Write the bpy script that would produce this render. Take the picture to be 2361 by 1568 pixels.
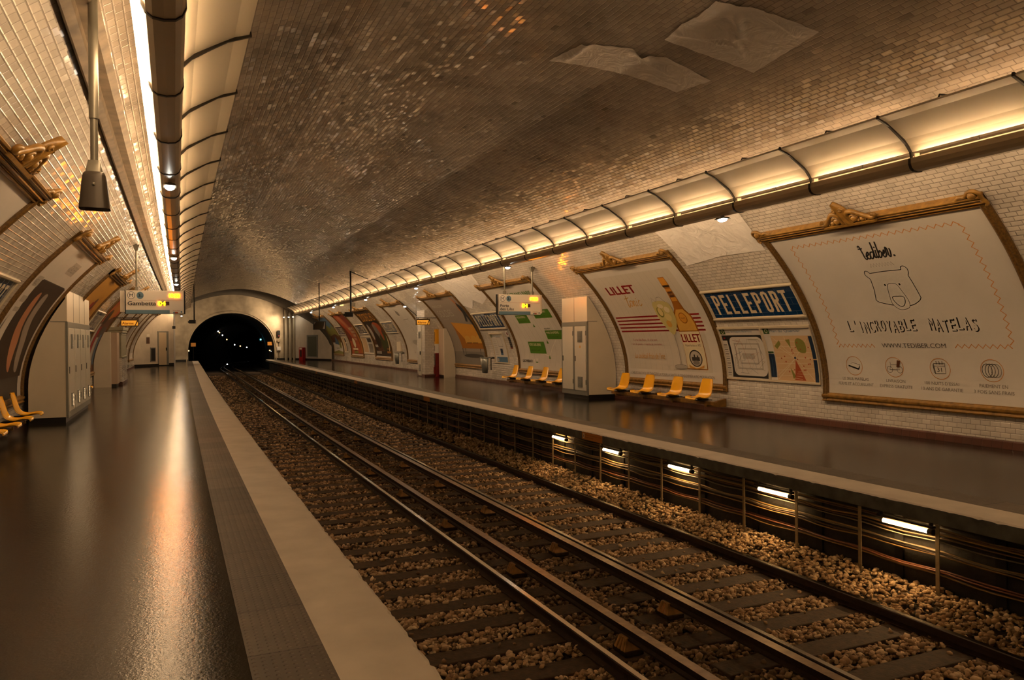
import bpy, bmesh, math, random
import numpy as np
from mathutils import Vector, Matrix

for o in list(bpy.data.objects): bpy.data.objects.remove(o)
SC = bpy.context.scene
COL = bpy.context.collection
random.seed(7); RNG = np.random.default_rng(7)

# ------------------------------------------------------------ camera, world, exposure
X0, CAMH = 3.8556, 1.638
F_PX, YAW, PITCH, ROLL = 1779.0, 23.8624, -0.1407, 0.556
K2, K3 = 3.60574e-4, -2.57731e-6
def cc(y): return K2*y*y + K3*y**3
def dcc(y): return 2*K2*y + 3*K3*y*y

def make_camera():
    y, t, r = map(math.radians, (YAW, PITCH, ROLL))
    F = Vector((math.sin(y)*math.cos(t), math.cos(y)*math.cos(t), math.sin(t)))
    R = Vector((math.cos(y), -math.sin(y), 0)); U = R.cross(F)
    R2 = R*math.cos(r) - U*math.sin(r); U2 = R*math.sin(r) + U*math.cos(r)
    cam = bpy.data.cameras.new('camera'); ob = bpy.data.objects.new('camera', cam); COL.objects.link(ob)
    M = Matrix((R2, U2, -F)).transposed().to_4x4(); M.translation = Vector((-X0, 0, CAMH))
    ob.matrix_world = M
    cam.sensor_width = 36.0; cam.lens = 36.0*F_PX/2361.0; cam.clip_start = .05; cam.clip_end = 400
    SC.camera = ob
make_camera()
world = bpy.data.worlds.new('world'); SC.world = world; world.use_nodes = True
world.node_tree.nodes['Background'].inputs[0].default_value = (0, 0, 0, 1)
world.node_tree.nodes['Background'].inputs[1].default_value = 0
SC.view_settings.view_transform = 'Standard'
try: SC.view_settings.look = 'None'
except Exception: pass
SC.view_settings.gamma = 1.0
SC.view_settings.use_curve_mapping = False
SC.view_settings.exposure = 0.0
LAMP = (1.0, .64, .33)        # colour of the station lamps
S_TUBE, S_TUBE2, S_TRENCH, S_FLOOD = 26.0, 80.0, 75.0, 50.0

# ------------------------------------------------------------ colours and materials
def lin(c):
    return tuple(((v/255)/12.92 if v/255 <= .04045 else ((v/255+.055)/1.055)**2.4) for v in c)
MATS = {}
def mat(name, col=(200, 200, 200), rough=.5, metal=0.0, spec=.5, noise=None, bump=None, emit=None, coat=0):
    """noise=(scale, amount) varies the colour; bump=(scale, strength, distance)"""
    if name in MATS: return MATS[name]
    m = bpy.data.materials.new(name); m.use_nodes = True; MATS[name] = m
    nt = m.node_tree; b = nt.nodes['Principled BSDF']
    c = lin(col); b.inputs['Base Color'].default_value = (*c, 1)
    b.inputs['Roughness'].default_value = rough; b.inputs['Metallic'].default_value = metal
    b.inputs['Specular IOR Level'].default_value = spec
    if coat: b.inputs['Coat Weight'].default_value = coat; b.inputs['Coat Roughness'].default_value = .1
    if emit:
        b.inputs['Emission Color'].default_value = (*emit[0], 1); b.inputs['Emission Strength'].default_value = emit[1]
    if noise or bump:
        tc = nt.nodes.new('ShaderNodeTexCoord')
    if noise:
        n = nt.nodes.new('ShaderNodeTexNoise'); n.inputs['Scale'].default_value = noise[0]; n.inputs['Detail'].default_value = 5
        nt.links.new(tc.outputs['Object'], n.inputs['Vector'])
        mr = nt.nodes.new('ShaderNodeMapRange'); mr.inputs[1].default_value = .3; mr.inputs[2].default_value = .7
        mr.inputs[3].default_value = 1-noise[1]; mr.inputs[4].default_value = 1+noise[1]*.4
        nt.links.new(n.outputs['Fac'], mr.inputs[0])
        mx = nt.nodes.new('ShaderNodeVectorMath'); mx.operation = 'SCALE'
        mx.inputs[0].default_value = c; nt.links.new(mr.outputs[0], mx.inputs['Scale'])
        nt.links.new(mx.outputs[0], b.inputs['Base Color'])
    if bump:
        n = nt.nodes.new('ShaderNodeTexNoise'); n.inputs['Scale'].default_value = bump[0]; n.inputs['Detail'].default_value = 4
        nt.links.new(tc.outputs['Object'], n.inputs['Vector'])
        bp = nt.nodes.new('ShaderNodeBump'); bp.inputs['Strength'].default_value = bump[1]; bp.inputs['Distance'].default_value = bump[2]
        nt.links.new(n.outputs['Fac'], bp.inputs['Height']); nt.links.new(bp.outputs[0], b.inputs['Normal'])
    return m

class NT:
    def __init__(s, name):
        s.m = bpy.data.materials.new(name); s.m.use_nodes = True; MATS[name] = s.m
        s.nt = s.m.node_tree; s.b = s.nt.nodes['Principled BSDF']
    def n(s, t, **kw):
        nd = s.nt.nodes.new('ShaderNode'+t)
        for k, v in kw.items(): setattr(nd, k, v)
        return nd
    def l(s, a, b): s.nt.links.new(a, b)
    def math(s, op, a, b=None, c=None):
        nd = s.n('Math', operation=op)
        for i, v in enumerate((a, b, c)):
            if v is None: continue
            if isinstance(v, (int, float)): nd.inputs[i].default_value = v
            else: s.l(v, nd.inputs[i])
        return nd.outputs[0]

def tile_material(name, c_tile, c_grout, w=.148, h=.0745, rough=.13, dirt=.25, dark_frac=.0, bumpd=.004, tilt=.035):
    T = NT(name); uv = T.n('UVMap'); sep = T.n('SeparateXYZ'); T.l(uv.outputs[0], sep.inputs[0])
    U, V = sep.outputs[0], sep.outputs[1]
    row = T.math('FLOOR', T.math('DIVIDE', V, h))
    half = T.math('MULTIPLY', T.math('MODULO', row, 2.0), .5)
    uc = T.math('ADD', T.math('DIVIDE', U, w), half); col = T.math('FLOOR', uc)
    fu = T.math('SUBTRACT', uc, col); fv = T.math('SUBTRACT', T.math('DIVIDE', V, h), row)
    # distance to tile edge in metres
    du = T.math('MULTIPLY', T.math('MINIMUM', fu, T.math('SUBTRACT', 1.0, fu)), w)
    dv = T.math('MULTIPLY', T.math('MINIMUM', fv, T.math('SUBTRACT', 1.0, fv)), h)
    d = T.math('MINIMUM', du, dv)
    hgt = T.n('MapRange', interpolation_type='SMOOTHSTEP'); T.l(d, hgt.inputs[0]); hgt.inputs[1].default_value = .0012; hgt.inputs[2].default_value = .0105
    gro = T.n('MapRange'); T.l(d, gro.inputs[0]); gro.inputs[1].default_value = .0012; gro.inputs[2].default_value = .0028
    cmb = T.n('CombineXYZ'); T.l(row, cmb.inputs[0]); T.l(col, cmb.inputs[1])
    wn = T.n('TexWhiteNoise', noise_dimensions='3D'); T.l(cmb.outputs[0], wn.inputs['Vector'])
    # normal tilt per tile
    sub = T.n('VectorMath', operation='SUBTRACT'); T.l(wn.outputs['Color'], sub.inputs[0]); sub.inputs[1].default_value = (.5, .5, .5)
    sc = T.n('VectorMath', operation='SCALE'); T.l(sub.outputs[0], sc.inputs[0]); sc.inputs['Scale'].default_value = tilt*2
    geo = T.n('NewGeometry'); ad = T.n('VectorMath', operation='ADD'); T.l(geo.outputs['Normal'], ad.inputs[0]); T.l(sc.outputs[0], ad.inputs[1])
    nm = T.n('VectorMath', operation='NORMALIZE'); T.l(ad.outputs[0], nm.inputs[0])
    # glaze waviness
    tc = T.n('TexCoord'); nz = T.n('TexNoise'); nz.inputs['Scale'].default_value = 22; nz.inputs['Detail'].default_value = 1; T.l(tc.outputs['Object'], nz.inputs['Vector'])
    hh = T.math('ADD', hgt.outputs[0], T.math('MULTIPLY', nz.outputs['Fac'], .22))
    bp = T.n('Bump'); bp.inputs['Distance'].default_value = bumpd; bp.inputs['Strength'].default_value = .8
    T.l(hh, bp.inputs['Height']); T.l(nm.outputs[0], bp.inputs['Normal']); T.l(bp.outputs[0], T.b.inputs['Normal'])
    # colour
    n2 = T.n('TexNoise'); n2.inputs['Scale'].default_value = .9; n2.inputs['Detail'].default_value = 6; T.l(tc.outputs['Object'], n2.inputs['Vector'])
    dm = T.n('MapRange'); T.l(n2.outputs['Fac'], dm.inputs[0]); dm.inputs[1].default_value = .35; dm.inputs[2].default_value = .62
    dm.inputs[3].default_value = 1-dirt; dm.inputs[4].default_value = 1.0
    var = T.n('MapRange'); T.l(wn.outputs['Value'], var.inputs[0]); var.inputs[3].default_value = .86; var.inputs[4].default_value = 1.04
    bri = T.math('MULTIPLY', dm.outputs[0], var.outputs[0])
    if dark_frac > 0:
        wn2 = T.n('TexWhiteNoise', noise_dimensions='4D'); T.l(cmb.outputs[0], wn2.inputs['Vector']); wn2.inputs['W'].default_value = 3.7
        dk = T.math('LESS_THAN', wn2.outputs['Value'], dark_frac)
        bri = T.math('MULTIPLY', bri, T.math('SUBTRACT', 1.0, T.math('MULTIPLY', dk, .4)))
    base = T.n('VectorMath', operation='SCALE'); base.inputs[0].default_value = lin(c_tile); T.l(bri, base.inputs['Scale'])
    mx = T.n('Mix', data_type='RGBA'); T.l(gro.outputs[0], mx.inputs['Factor']); mx.inputs[6].default_value = (*lin(c_grout), 1)
    T.l(base.outputs[0], mx.inputs[7]); T.l(mx.outputs[2], T.b.inputs['Base Color'])
    rr = T.n('MapRange'); T.l(gro.outputs[0], rr.inputs[0]); rr.inputs[3].default_value = .7; rr.inputs[4].default_value = rough
    T.l(rr.outputs[0], T.b.inputs['Roughness'])
    T.b.inputs['Specular IOR Level'].default_value = .55
    return T.m

M_TILE = tile_material('white_bevelled_tile', (214, 207, 198), (96, 84, 70), dirt=.22)
M_TILEC = tile_material('ceiling_bevelled_tile', (196, 186, 176), (86, 76, 66), dirt=.38, dark_frac=.012, tilt=.05, rough=.16)
M_BLUE = tile_material('blue_enamel_tile', (14, 52, 96), (80, 98, 116), w=.30, h=.14, rough=.12, dirt=.25, bumpd=.0015, tilt=.012)
M_REDTILE = tile_material('red_brown_skirting_tile', (92, 54, 43), (36, 26, 21), w=.15, h=.125, rough=.3, dirt=.35, bumpd=.002, tilt=.03)

def floor_material():
    T = NT('glossy_dark_asphalt'); tc = T.n('TexCoord')
    n = T.n('TexNoise'); n.inputs['Scale'].default_value = 75; n.inputs['Detail'].default_value = 4; n.inputs['Roughness'].default_value = .6; T.l(tc.outputs['Object'], n.inputs['Vector'])
    v = T.n('TexVoronoi'); v.inputs['Scale'].default_value = 38; T.l(tc.outputs['Object'], v.inputs['Vector'])
    n3 = T.n('TexNoise'); n3.inputs['Scale'].default_value = 5; T.l(tc.outputs['Object'], n3.inputs['Vector'])
    h = T.math('ADD', T.math('MULTIPLY', n.outputs['Fac'], .8), T.math('MULTIPLY', v.outputs['Distance'], .35))
    h = T.math('ADD', h, T.math('MULTIPLY', n3.outputs['Fac'], .25))
    bp = T.n('Bump'); bp.inputs['Strength'].default_value = .30; bp.inputs['Distance'].default_value = .0042; T.l(h, bp.inputs['Height']); T.l(bp.outputs[0], T.b.inputs['Normal'])
    n2 = T.n('TexNoise'); n2.inputs['Scale'].default_value = 1.3; n2.inputs['Detail'].default_value = 7; T.l(tc.outputs['Object'], n2.inputs['Vector'])
    cr = T.n('ValToRGB'); T.l(n2.outputs['Fac'], cr.inputs[0])
    cr.color_ramp.elements[0].position = .35; cr.color_ramp.elements[0].color = (*lin((24, 22, 18)), 1)
    cr.color_ramp.elements[1].position = .7; cr.color_ramp.elements[1].color = (*lin((44, 39, 32)), 1)
    T.l(cr.outputs[0], T.b.inputs['Base Color'])
    rm = T.n('MapRange'); T.l(n2.outputs['Fac'], rm.inputs[0]); rm.inputs[1].default_value = .35; rm.inputs[2].default_value = .7; rm.inputs[3].default_value = .03; rm.inputs[4].default_value = .08
    T.l(rm.outputs[0], T.b.inputs['Roughness']); T.b.inputs['Specular IOR Level'].default_value = .42
    return T.m
M_FLOOR = floor_material()

def tactile_material():
    T = NT('tactile_studded_rubber'); uv = T.n('UVMap'); sep = T.n('SeparateXYZ'); T.l(uv.outputs[0], sep.inputs[0])
    P = .048
    def cell(o):
        f = T.math('FRACT', T.math('DIVIDE', o, P)); return T.math('MULTIPLY', T.math('SUBTRACT', f, .5), P)
    a, b = cell(sep.outputs[0]), cell(sep.outputs[1])
    d = T.math('SQRT', T.math('ADD', T.math('MULTIPLY', a, a), T.math('MULTIPLY', b, b)))
    st = T.n('MapRange', interpolation_type='SMOOTHSTEP'); T.l(d, st.inputs[0]); st.inputs[1].default_value = .013; st.inputs[2].default_value = .005
    seam = T.math('FRACT', T.math('DIVIDE', sep.outputs[0], .70))
    sm = T.n('MapRange'); T.l(T.math('MINIMUM', seam, T.math('SUBTRACT', 1.0, seam)), sm.inputs[0]); sm.inputs[1].default_value = .004; sm.inputs[2].default_value = .009
    h = T.math('ADD', st.outputs[0], T.math('MULTIPLY', sm.outputs[0], 1.0))
    bp = T.n('Bump'); bp.inputs['Distance'].default_value = .005; bp.inputs['Strength'].default_value = 1; T.l(h, bp.inputs['Height']); T.l(bp.outputs[0], T.b.inputs['Normal'])
    pan = T.n('TexWhiteNoise', noise_dimensions='1D'); T.l(T.math('FLOOR', T.math('DIVIDE', sep.outputs[0], .70)), pan.inputs['W'])
    tc = T.n('TexCoord'); nz = T.n('TexNoise'); nz.inputs['Scale'].default_value = 6; nz.inputs['Detail'].default_value = 6; T.l(tc.outputs['Object'], nz.inputs['Vector'])
    k = T.math('MULTIPLY', T.math('ADD', .75, T.math('MULTIPLY', pan.outputs['Value'], .4)), T.math('ADD', .65, T.math('MULTIPLY', nz.outputs['Fac'], .7)))
    k = T.math('MULTIPLY', k, T.math('ADD', .35, T.math('MULTIPLY', sm.outputs[0], .65)))
    k = T.math('MULTIPLY', k, T.math('ADD', .95, T.math('MULTIPLY', st.outputs[0], .35)))
    sc = T.n('VectorMath', operation='SCALE'); sc.inputs[0].default_value = lin((92, 84, 74)); T.l(k, sc.inputs['Scale']); T.l(sc.outputs[0], T.b.inputs['Base Color'])
    T.b.inputs['Roughness'].default_value = .55
    return T.m
M_TACT = tactile_material()
M_NOSE = mat('white_platform_edge', (204, 194, 180), .55, noise=(3, .14), bump=(90, .2, .002))
M_LEDGE = mat('grey_ledge_paint', (88, 90, 84), .6, noise=(6, .5), bump=(20, .4, .004))
M_TRENCHW = mat('sooty_trench_wall', (46, 42, 36), .85, noise=(3, .6), bump=(14, .6, .02))
M_TUNSHADE = mat('tunnel_shade', (17, 17, 15), .95, noise=(1.5, .5))  # near-black, so the tunnel's darkness is put into the wall colour
M_BED = mat('dusty_track_bed', (74, 64, 52), .95, noise=(9, .5), bump=(30, 1, .03))
M_STONE = None
M_WALLW = mat('cream_painted_wall', (196, 186, 172), .45, noise=(2.2, .12))
M_CONC = mat('plain_cement', (184, 168, 142), .8, noise=(1.2, .4), bump=(12, .3, .01))
M_BAND = mat('dark_cement', (80, 72, 60), .85, noise=(1.6, .4))
M_GOLD = mat('antique_gold_glaze', (150, 112, 50), .36, 0, .6, noise=(11, .5), bump=(60, .25, .004))
M_GOLDD = mat('worn_gold_glaze', (108, 80, 38), .45, 0, .5, noise=(30, .55), bump=(90, .4, .004))
M_PAPER = mat('poster_paper', (205, 200, 194), .38, spec=.35, noise=(1.3, .07), bump=(3.5, .35, .012))
M_HOOD = mat('cream_reflector_enamel', (212, 202, 182), .32, spec=.5)
M_DUCT = mat('bronze_grey_duct', (186, 168, 140), .30, 0, .5)
M_DARKM = mat('dark_metal', (48, 44, 38), .4, .5)
M_GREYM = mat('grey_metal', (128, 124, 112), .38, .5)
M_BLACK = mat('black_plastic', (22, 21, 20), .35)
M_RAILB = mat('rusty_rail_side', (58, 44, 32), .55, .4, noise=(20, .4))
M_RAILT = mat('polished_rail_head', (190, 180, 165), .16, 1.0)
M_PRAIL = mat('worn_power_rail_top', (150, 128, 104), .34, .85, noise=(14, .35))
M_WOOD = mat('oily_timber', (74, 56, 36), .8, noise=(14, .5), bump=(40, .6, .01))
M_SEAT = mat('amber_yellow_shell', (246, 184, 34), .18, spec=.6, coat=.3)
M_BEAM = mat('ochre_beam_paint', (132, 96, 40), .45, noise=(9, .5))
M_PLAST = None
M_CREAM = mat('cream_cabinet_panel', (206, 196, 178), .38, noise=(1.6, .07))
M_DOORG = mat('pale_grey_cabinet_door', (200, 196, 186), .28)
M_STEEL = mat('brushed_grey_steel', (136, 138, 134), .32, .4)
M_TUBE = mat('lit_tube', (255, 255, 255), .5, emit=(LAMP, S_TUBE))
M_TUBE2 = mat('lit_hood_tube', (255, 255, 255), .5, emit=(LAMP, S_TUBE2))
M_TRTUBE = mat('lit_trench_tube', (255, 255, 255), .5, emit=((1, .60, .24), S_TRENCH))
M_FLOOD = mat('lit_flood_glass', (255, 255, 255), .3, emit=((1, .95, .82), S_FLOOD))
M_FLOOD2 = mat('lit_flood_glass_strong', (255, 255, 255), .3, emit=((1, .86, .62), 60))
M_RED = mat('signal_red', (112, 18, 14), .4)
M_YEL = mat('safety_yellow', (232, 168, 24), .4)
M_WHITE = mat('white_print', (222, 216, 206), .4)
M_INK = mat('black_ink', (24, 24, 26), .5)

# ------------------------------------------------------------ vault profile
PA, PB, ZC, PN, XCEN = 6.82, 4.7, .75, 1.8, .12
def _prof():
    th = np.linspace(0, 1, 3001)[1:]
    z = ZC + PB*np.sin(th*np.pi/2); x = PA*np.clip(1-((z-ZC)/PB)**PN, 0, 1)**(1/PN)
    zs = np.concatenate([[0, ZC], z]); xs = np.concatenate([[PA, PA], x])
    s = np.concatenate([[0], np.cumsum(np.hypot(np.diff(xs), np.diff(zs)))])
    return xs, zs, s
XS, ZS, SS = _prof(); STOP = float(SS[-1])
def s_of_z(z): return float(np.interp(z, ZS, SS))
def wall(sg, s, off=0.0):
    """point (x, z) on the vault at arc length s, moved off metres into the room"""
    e = .02
    a, b = max(s-e, 0), min(s+e, STOP)
    x, z = np.interp(s, SS, XS), np.interp(s, SS, ZS)
    tx, tz = np.interp(b, SS, XS)-np.interp(a, SS, XS), np.interp(b, SS, ZS)-np.interp(a, SS, ZS)
    l = math.hypot(tx, tz) or 1; nx, nz = -tz/l, tx/l     # inward normal
    return XCEN + sg*(x + nx*off), z + nz*off
def wall_axes(sg, s):
    p = wall(sg, s); q = wall(sg, min(s+.03, STOP)); t = Vector((q[0]-p[0], 0, q[1]-p[1])).normalized()
    n = Vector((wall(sg, s, 1)[0]-p[0], 0, wall(sg, s, 1)[1]-p[1])).normalized()
    return t, n

# ------------------------------------------------------------ mesh builder
def warp(v): return (v[0]+cc(v[1]), v[1], v[2])
class MB:
    def __init__(s): s.v = []; s.f = []; s.m = []; s.sm = []; s.uv = None
    def add(s, vs, fs, m=0, smooth=False):
        k = len(s.v); s.v += [tuple(map(float, p)) for p in vs]
        for f in fs: s.f.append(tuple(i+k for i in f)); s.m.append(m); s.sm.append(smooth)
        return s
    def box(s, x0, x1, y0, y1, z0, z1, m=0, ny=1):
        vs = []; fs = []
        for i in range(ny+1):
            y = y0+(y1-y0)*i/ny; vs += [(x0, y, z0), (x1, y, z0), (x1, y, z1), (x0, y, z1)]
        for i in range(ny):
            a = 4*i
            for j in range(4): fs.append((a+j, a+(j+1) % 4, a+4+(j+1) % 4, a+4+j))
        fs += [(0, 3, 2, 1), (4*ny, 4*ny+1, 4*ny+2, 4*ny+3)]
        return s.add(vs, fs, m)
    def frustum(s, c, a0, b0, a1, b1, z0, z1, m=0):
        x, y = c
        vs = [(x-a0, y-b0, z0), (x+a0, y-b0, z0), (x+a0, y+b0, z0), (x-a0, y+b0, z0), (x-a1, y-b1, z1), (x+a1, y-b1, z1), (x+a1, y+b1, z1), (x-a1, y+b1, z1)]
        return s.add(vs, [(0, 3, 2, 1), (4, 5, 6, 7), (0, 1, 5, 4), (1, 2, 6, 5), (2, 3, 7, 6), (3, 0, 4, 7)], m)
    def tube(s, pts, r, n=8, m=0, cap=True, smooth=True):
        pts = [Vector(p) for p in pts]; N = len(pts); vs = []; fs = []
        rs = r if isinstance(r, (list, tuple)) else [r]*N
        up = None
        for i, p in enumerate(pts):
            t = (pts[min(i+1, N-1)]-pts[max(i-1, 0)]).normalized()
            if up is None: up = Vector((0, 0, 1)) if abs(t.z) < .9 else Vector((1, 0, 0))
            a = t.cross(up).normalized(); b = a.cross(t).normalized(); up = b
            for k in range(n):
                w = 2*math.pi*k/n; vs.append(p + a*math.cos(w)*rs[i] + b*math.sin(w)*rs[i])
        for i in range(N-1):
            for k in range(n): fs.append((i*n+k, i*n+(k+1) % n, (i+1)*n+(k+1) % n, (i+1)*n+k))
        s.add(vs, fs, m, smooth)
        if cap:
            s.add(vs[:n], [tuple(range(n))[::-1]], m); s.add(vs[-n:], [tuple(range(n))], m)
        return s
    def sweep(s, prof, ys, m=0, close=True, smooth=False, caps=True):
        """prof: (x, z) outline swept along y"""
        n = len(prof); vs = [(x, y, z) for y in ys for x, z in prof]; fs = []
        for i in range(len(ys)-1):
            for k in range(n if close else n-1): fs.append((i*n+k, i*n+(k+1) % n, (i+1)*n+(k+1) % n, (i+1)*n+k))
        s.add(vs, fs, m, smooth)
        if close and caps: s.add(vs[:n], [tuple(range(n))], m); s.add(vs[-n:], [tuple(range(n))[::-1]], m)
        return s
    def ball(s, c, r, m=0, n=10, sq=(1, 1, 1)):
        vs = []; fs = []
        for i in range(n//2+1):
            a = math.pi*i/(n//2)
            for k in range(n):
                b = 2*math.pi*k/n
                vs.append((c[0]+r*sq[0]*math.sin(a)*math.cos(b), c[1]+r*sq[1]*math.sin(a)*math.sin(b), c[2]+r*sq[2]*math.cos(a)))
        for i in range(n//2):
            for k in range(n): fs.append((i*n+k, i*n+(k+1) % n, (i+1)*n+(k+1) % n, (i+1)*n+k))
        return s.add(vs, fs, m, True)
    def build(s, name, mats, parent=None, origin=(0, 0, 0), warped=False, uvs=None, bevel=0):
        me = bpy.data.meshes.new(name)
        o3 = warp(origin) if warped else origin
        V = [warp(v) for v in s.v] if warped else s.v
        me.from_pydata([(v[0]-o3[0], v[1]-o3[1], v[2]-o3[2]) for v in V], [], s.f)
        if not isinstance(mats, (list, tuple)): mats = [mats]
        for m in mats: me.materials.append(m)
        me.polygons.foreach_set('material_index', s.m); me.polygons.foreach_set('use_smooth', s.sm)
        if uvs is not None:
            ul = me.uv_layers.new(name='UVMap'); li = np.empty(len(me.loops), dtype=np.int32); me.loops.foreach_get('vertex_index', li)
            ul.data.foreach_set('uv', np.asarray(uvs, dtype=np.float32)[li].ravel())
        me.validate(); me.update()
        ob = bpy.data.objects.new(name, me); COL.objects.link(ob)
        if parent is not None: ob.parent = parent
        else: ob.location = o3
        if bevel:
            md = ob.modifiers.new('bevel', 'BEVEL'); md.width = bevel; md.segments = 2; md.limit_method = 'ANGLE'
        return ob

def tag(o, label=None, cat=None, group=None, kind=None):
    if label: o['label'] = label
    if cat: o['category'] = cat
    if group: o['group'] = group
    if kind: o['kind'] = kind
    return o
def struct(o): o['kind'] = 'structure'; return o
def thing(name, label, cat, x, y, z, group=None, yaw=0.0):
    o = bpy.data.objects.new(name, None); COL.objects.link(o); o.empty_display_size = .1
    place(o, x, y, z, yaw); return tag(o, label, cat, group)
def place(o, x, y, z, yaw=0.0):
    o.location = (x+cc(y), y, z); o.rotation_euler = (0, 0, -math.atan(dcc(y))+yaw)
def copy_tree(o, parent=None):
    c = o.copy(); COL.objects.link(c); c.parent = parent
    for ch in list(o.children): copy_tree(ch, c)
    return c
def relabel(o, label, group=None):
    o['label'] = label
    if group: o['group'] = group
    return o

Y0, Y1 = -13.0, 60.0            # tiled vault
YP = 68.7                       # portal wall
LW, WHW, TAW = 2.667, .465, .384
# ------------------------------------------------------------ vault, walls, floors
def vault_piece(name, sg_list, s0, s1, m, y0=Y0, y1=Y1, off=0.0, ds=.12):
    mb = MB(); uv = []; ys = np.linspace(y0, y1, 53)
    if len(sg_list) == 1:
        sg = sg_list[0]; path = [(wall(sg, s, off), s) for s in np.linspace(s0, s1, int((s1-s0)/ds)+2)]
    else:
        ss = np.linspace(s0, STOP, int((STOP-s0)/ds)+2)
        path = [(wall(1, s, off), s) for s in ss] + [(wall(-1, s, off), 2*STOP-s) for s in ss[::-1][1:]]
    n = len(path)
    vs = [(p[0], y, p[1]) for y in ys for p, s in path]; uv = [(y, s) for y in ys for p, s in path]
    fs = [(i*n+k, i*n+k+1, (i+1)*n+k+1, (i+1)*n+k) for i in range(len(ys)-1) for k in range(n-1)]
    mb.add(vs, fs, 0, True)
    return struct(mb.build(name, m, warped=True, uvs=uv))
S39 = s_of_z(3.9)
vault_piece('wall_right', [1], 0, S39, M_TILE)
vault_piece('wall_left', [-1], 0, S39, M_TILE)
vault_piece('ceiling', [1, -1], S39, None, M_TILEC)
# bare cement arch between the tiles and the portal wall
mb = MB(); ss = np.linspace(0, STOP, 50)
path = [wall(1, s, -.06) for s in ss] + [wall(-1, s, -.06) for s in ss[::-1][1:]]
inner = [wall(1, s, 0) for s in ss] + [wall(-1, s, 0) for s in ss[::-1][1:]]
n = len(path)
vs = [(p[0], Y1, p[1]) for p in inner]+[(p[0], Y1, p[1]) for p in path]+[(p[0], YP+.2, p[1]) for p in path]
mb.add(vs, [(r*n+k, r*n+k+1, (r+1)*n+k+1, (r+1)*n+k) for r in range(2) for k in range(n-1)], 0, False)
struct(mb.build('trim_1', M_BAND, warped=True))
# portal wall
def portal_outline(k):
    pts = [(3.42, 0.0)]
    for i in range(k):
        a = math.pi*i/(k-1); c, s = math.cos(a), math.sin(a)
        pts.append((3.42*math.copysign(abs(c)**.95, c), .75+3.22*abs(s)**.95))
    return pts+[(-3.42, 0.0)]
po = portal_outline(41); mo = []
for i, (x, z) in enumerate(po):
    f = i/(len(po)-1)
    s = f*2*STOP; w = wall(1, s, -.1) if s <= STOP else wall(-1, 2*STOP-s, -.1); mo.append(w)
n = len(po); mb = MB()
mb.add([(x, YP, z) for x, z in mo]+[(x, YP, z) for x, z in po]+[(x, YP+.5, z) for x, z in po], [(r*n+k, r*n+k+1, (r+1)*n+k+1, (r+1)*n+k) for r in range(2) for k in range(n-1)])
struct(mb.build('wall_end', M_CONC, warped=True))
# moulding round the portal
mb = MB()
path2 = [(x*1.035, YP-.03, .75+(z-.75)*1.045 if z > .75 else z) for x, z in po]
mb.tube(path2, .045, 6, smooth=True); struct(mb.build('trim_2', M_CONC, warped=True))
# platforms
def platform(side):
    sg = 1 if side == 'right' else -1; ys = np.linspace(Y0, YP, 61)
    xw = XCEN+sg*(PA+.05)
    xs = [LW+WHW+TAW, abs(xw)]
    mb = MB(); mb.add([(sg*x, y, 0) for y in ys for x in xs], [(2*i, 2*i+1, 2*i+3, 2*i+2) for i in range(60)])
    # body below so that it is solid
    mb.add([(sg*2.97, y, z) for y in ys for z in (-.14, -1.2)], [(2*i, 2*i+1, 2*i+3, 2*i+2) for i in range(60)], 1)
    struct(mb.build('floor_'+side, [M_FLOOR, M_TRENCHW], warped=True))
    # studded strip
    mb = MB(); a, b = LW+WHW, LW+WHW+TAW
    mb.add([(sg*x, y, .004) for y in ys for x in (a, b)], [(2*i, 2*i+1, 2*i+3, 2*i+2) for i in range(60)])
    mb.add([(sg*b, y, z) for y in ys for z in (-.02, .004)], [(2*i, 2*i+1, 2*i+3, 2*i+2) for i in range(60)])
    uv = [(y, (x-a)) for y in ys for x in (a, b)]+[(y, (b-a)) for y in ys for z in (0, 1)]
    struct(mb.build('trim_3' if sg>0 else 'trim_4', M_TACT, warped=True, uvs=uv))
    # white nosing with chipped lip
    yy = np.concatenate([np.arange(0.5, 26, .045), np.linspace(26, YP, 90)]); yy = np.concatenate([np.linspace(Y0, .45, 12), yy])
    ch = np.abs(RNG.normal(0, .004, len(yy))) + .012*np.maximum(0, RNG.normal(-.9, 1, len(yy))); mb = MB()
    row = lambda i: [(sg*(LW+WHW), yy[i], .006), (sg*(LW+.02+ch[i]), yy[i], .006), (sg*(LW+ch[i]*.5), yy[i], -.004-ch[i]*.7), (sg*LW, yy[i], -.03), (sg*LW, yy[i], -.14), (sg*(LW+.33), yy[i], -.14)]
    vs = sum([row(i) for i in range(len(yy))], []); mi = [0, 0, 1, 1, 1]
    for k in range(5):
        pass
    mb.add(vs, []); base = 0
    for i in range(len(yy)-1):
        for k in range(5):
            mb.f.append((i*6+k, i*6+k+1, (i+1)*6+k+1, (i+1)*6+k)); mb.m.append(mi[k]); mb.sm.append(False)
    struct(mb.build('trim_5' if sg>0 else 'trim_6', [M_NOSE, M_LEDGE], warped=True))
    # sloped skirting of red-brown tiles
    mb = MB(); w0 = wall(sg, 0, 0)[0]
    pr = [(w0-sg*.05, 0.0), (w0-sg*.035, .10), (w0+sg*.01, .125)]
    mb.add([(x, y, z) for y in np.linspace(Y0, Y1+1, 61) for x, z in pr], [(3*i+k, 3*i+k+1, 3*i+k+4, 3*i+k+3) for i in range(60) for k in range(2)])
    uv = [(y, v) for y in np.linspace(Y0, Y1+1, 61) for v in (0.001, .105, .13)]
    struct(mb.build('baseboard_'+side, M_REDTILE, warped=True, uvs=uv))
platform('right'); platform('left')
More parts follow.
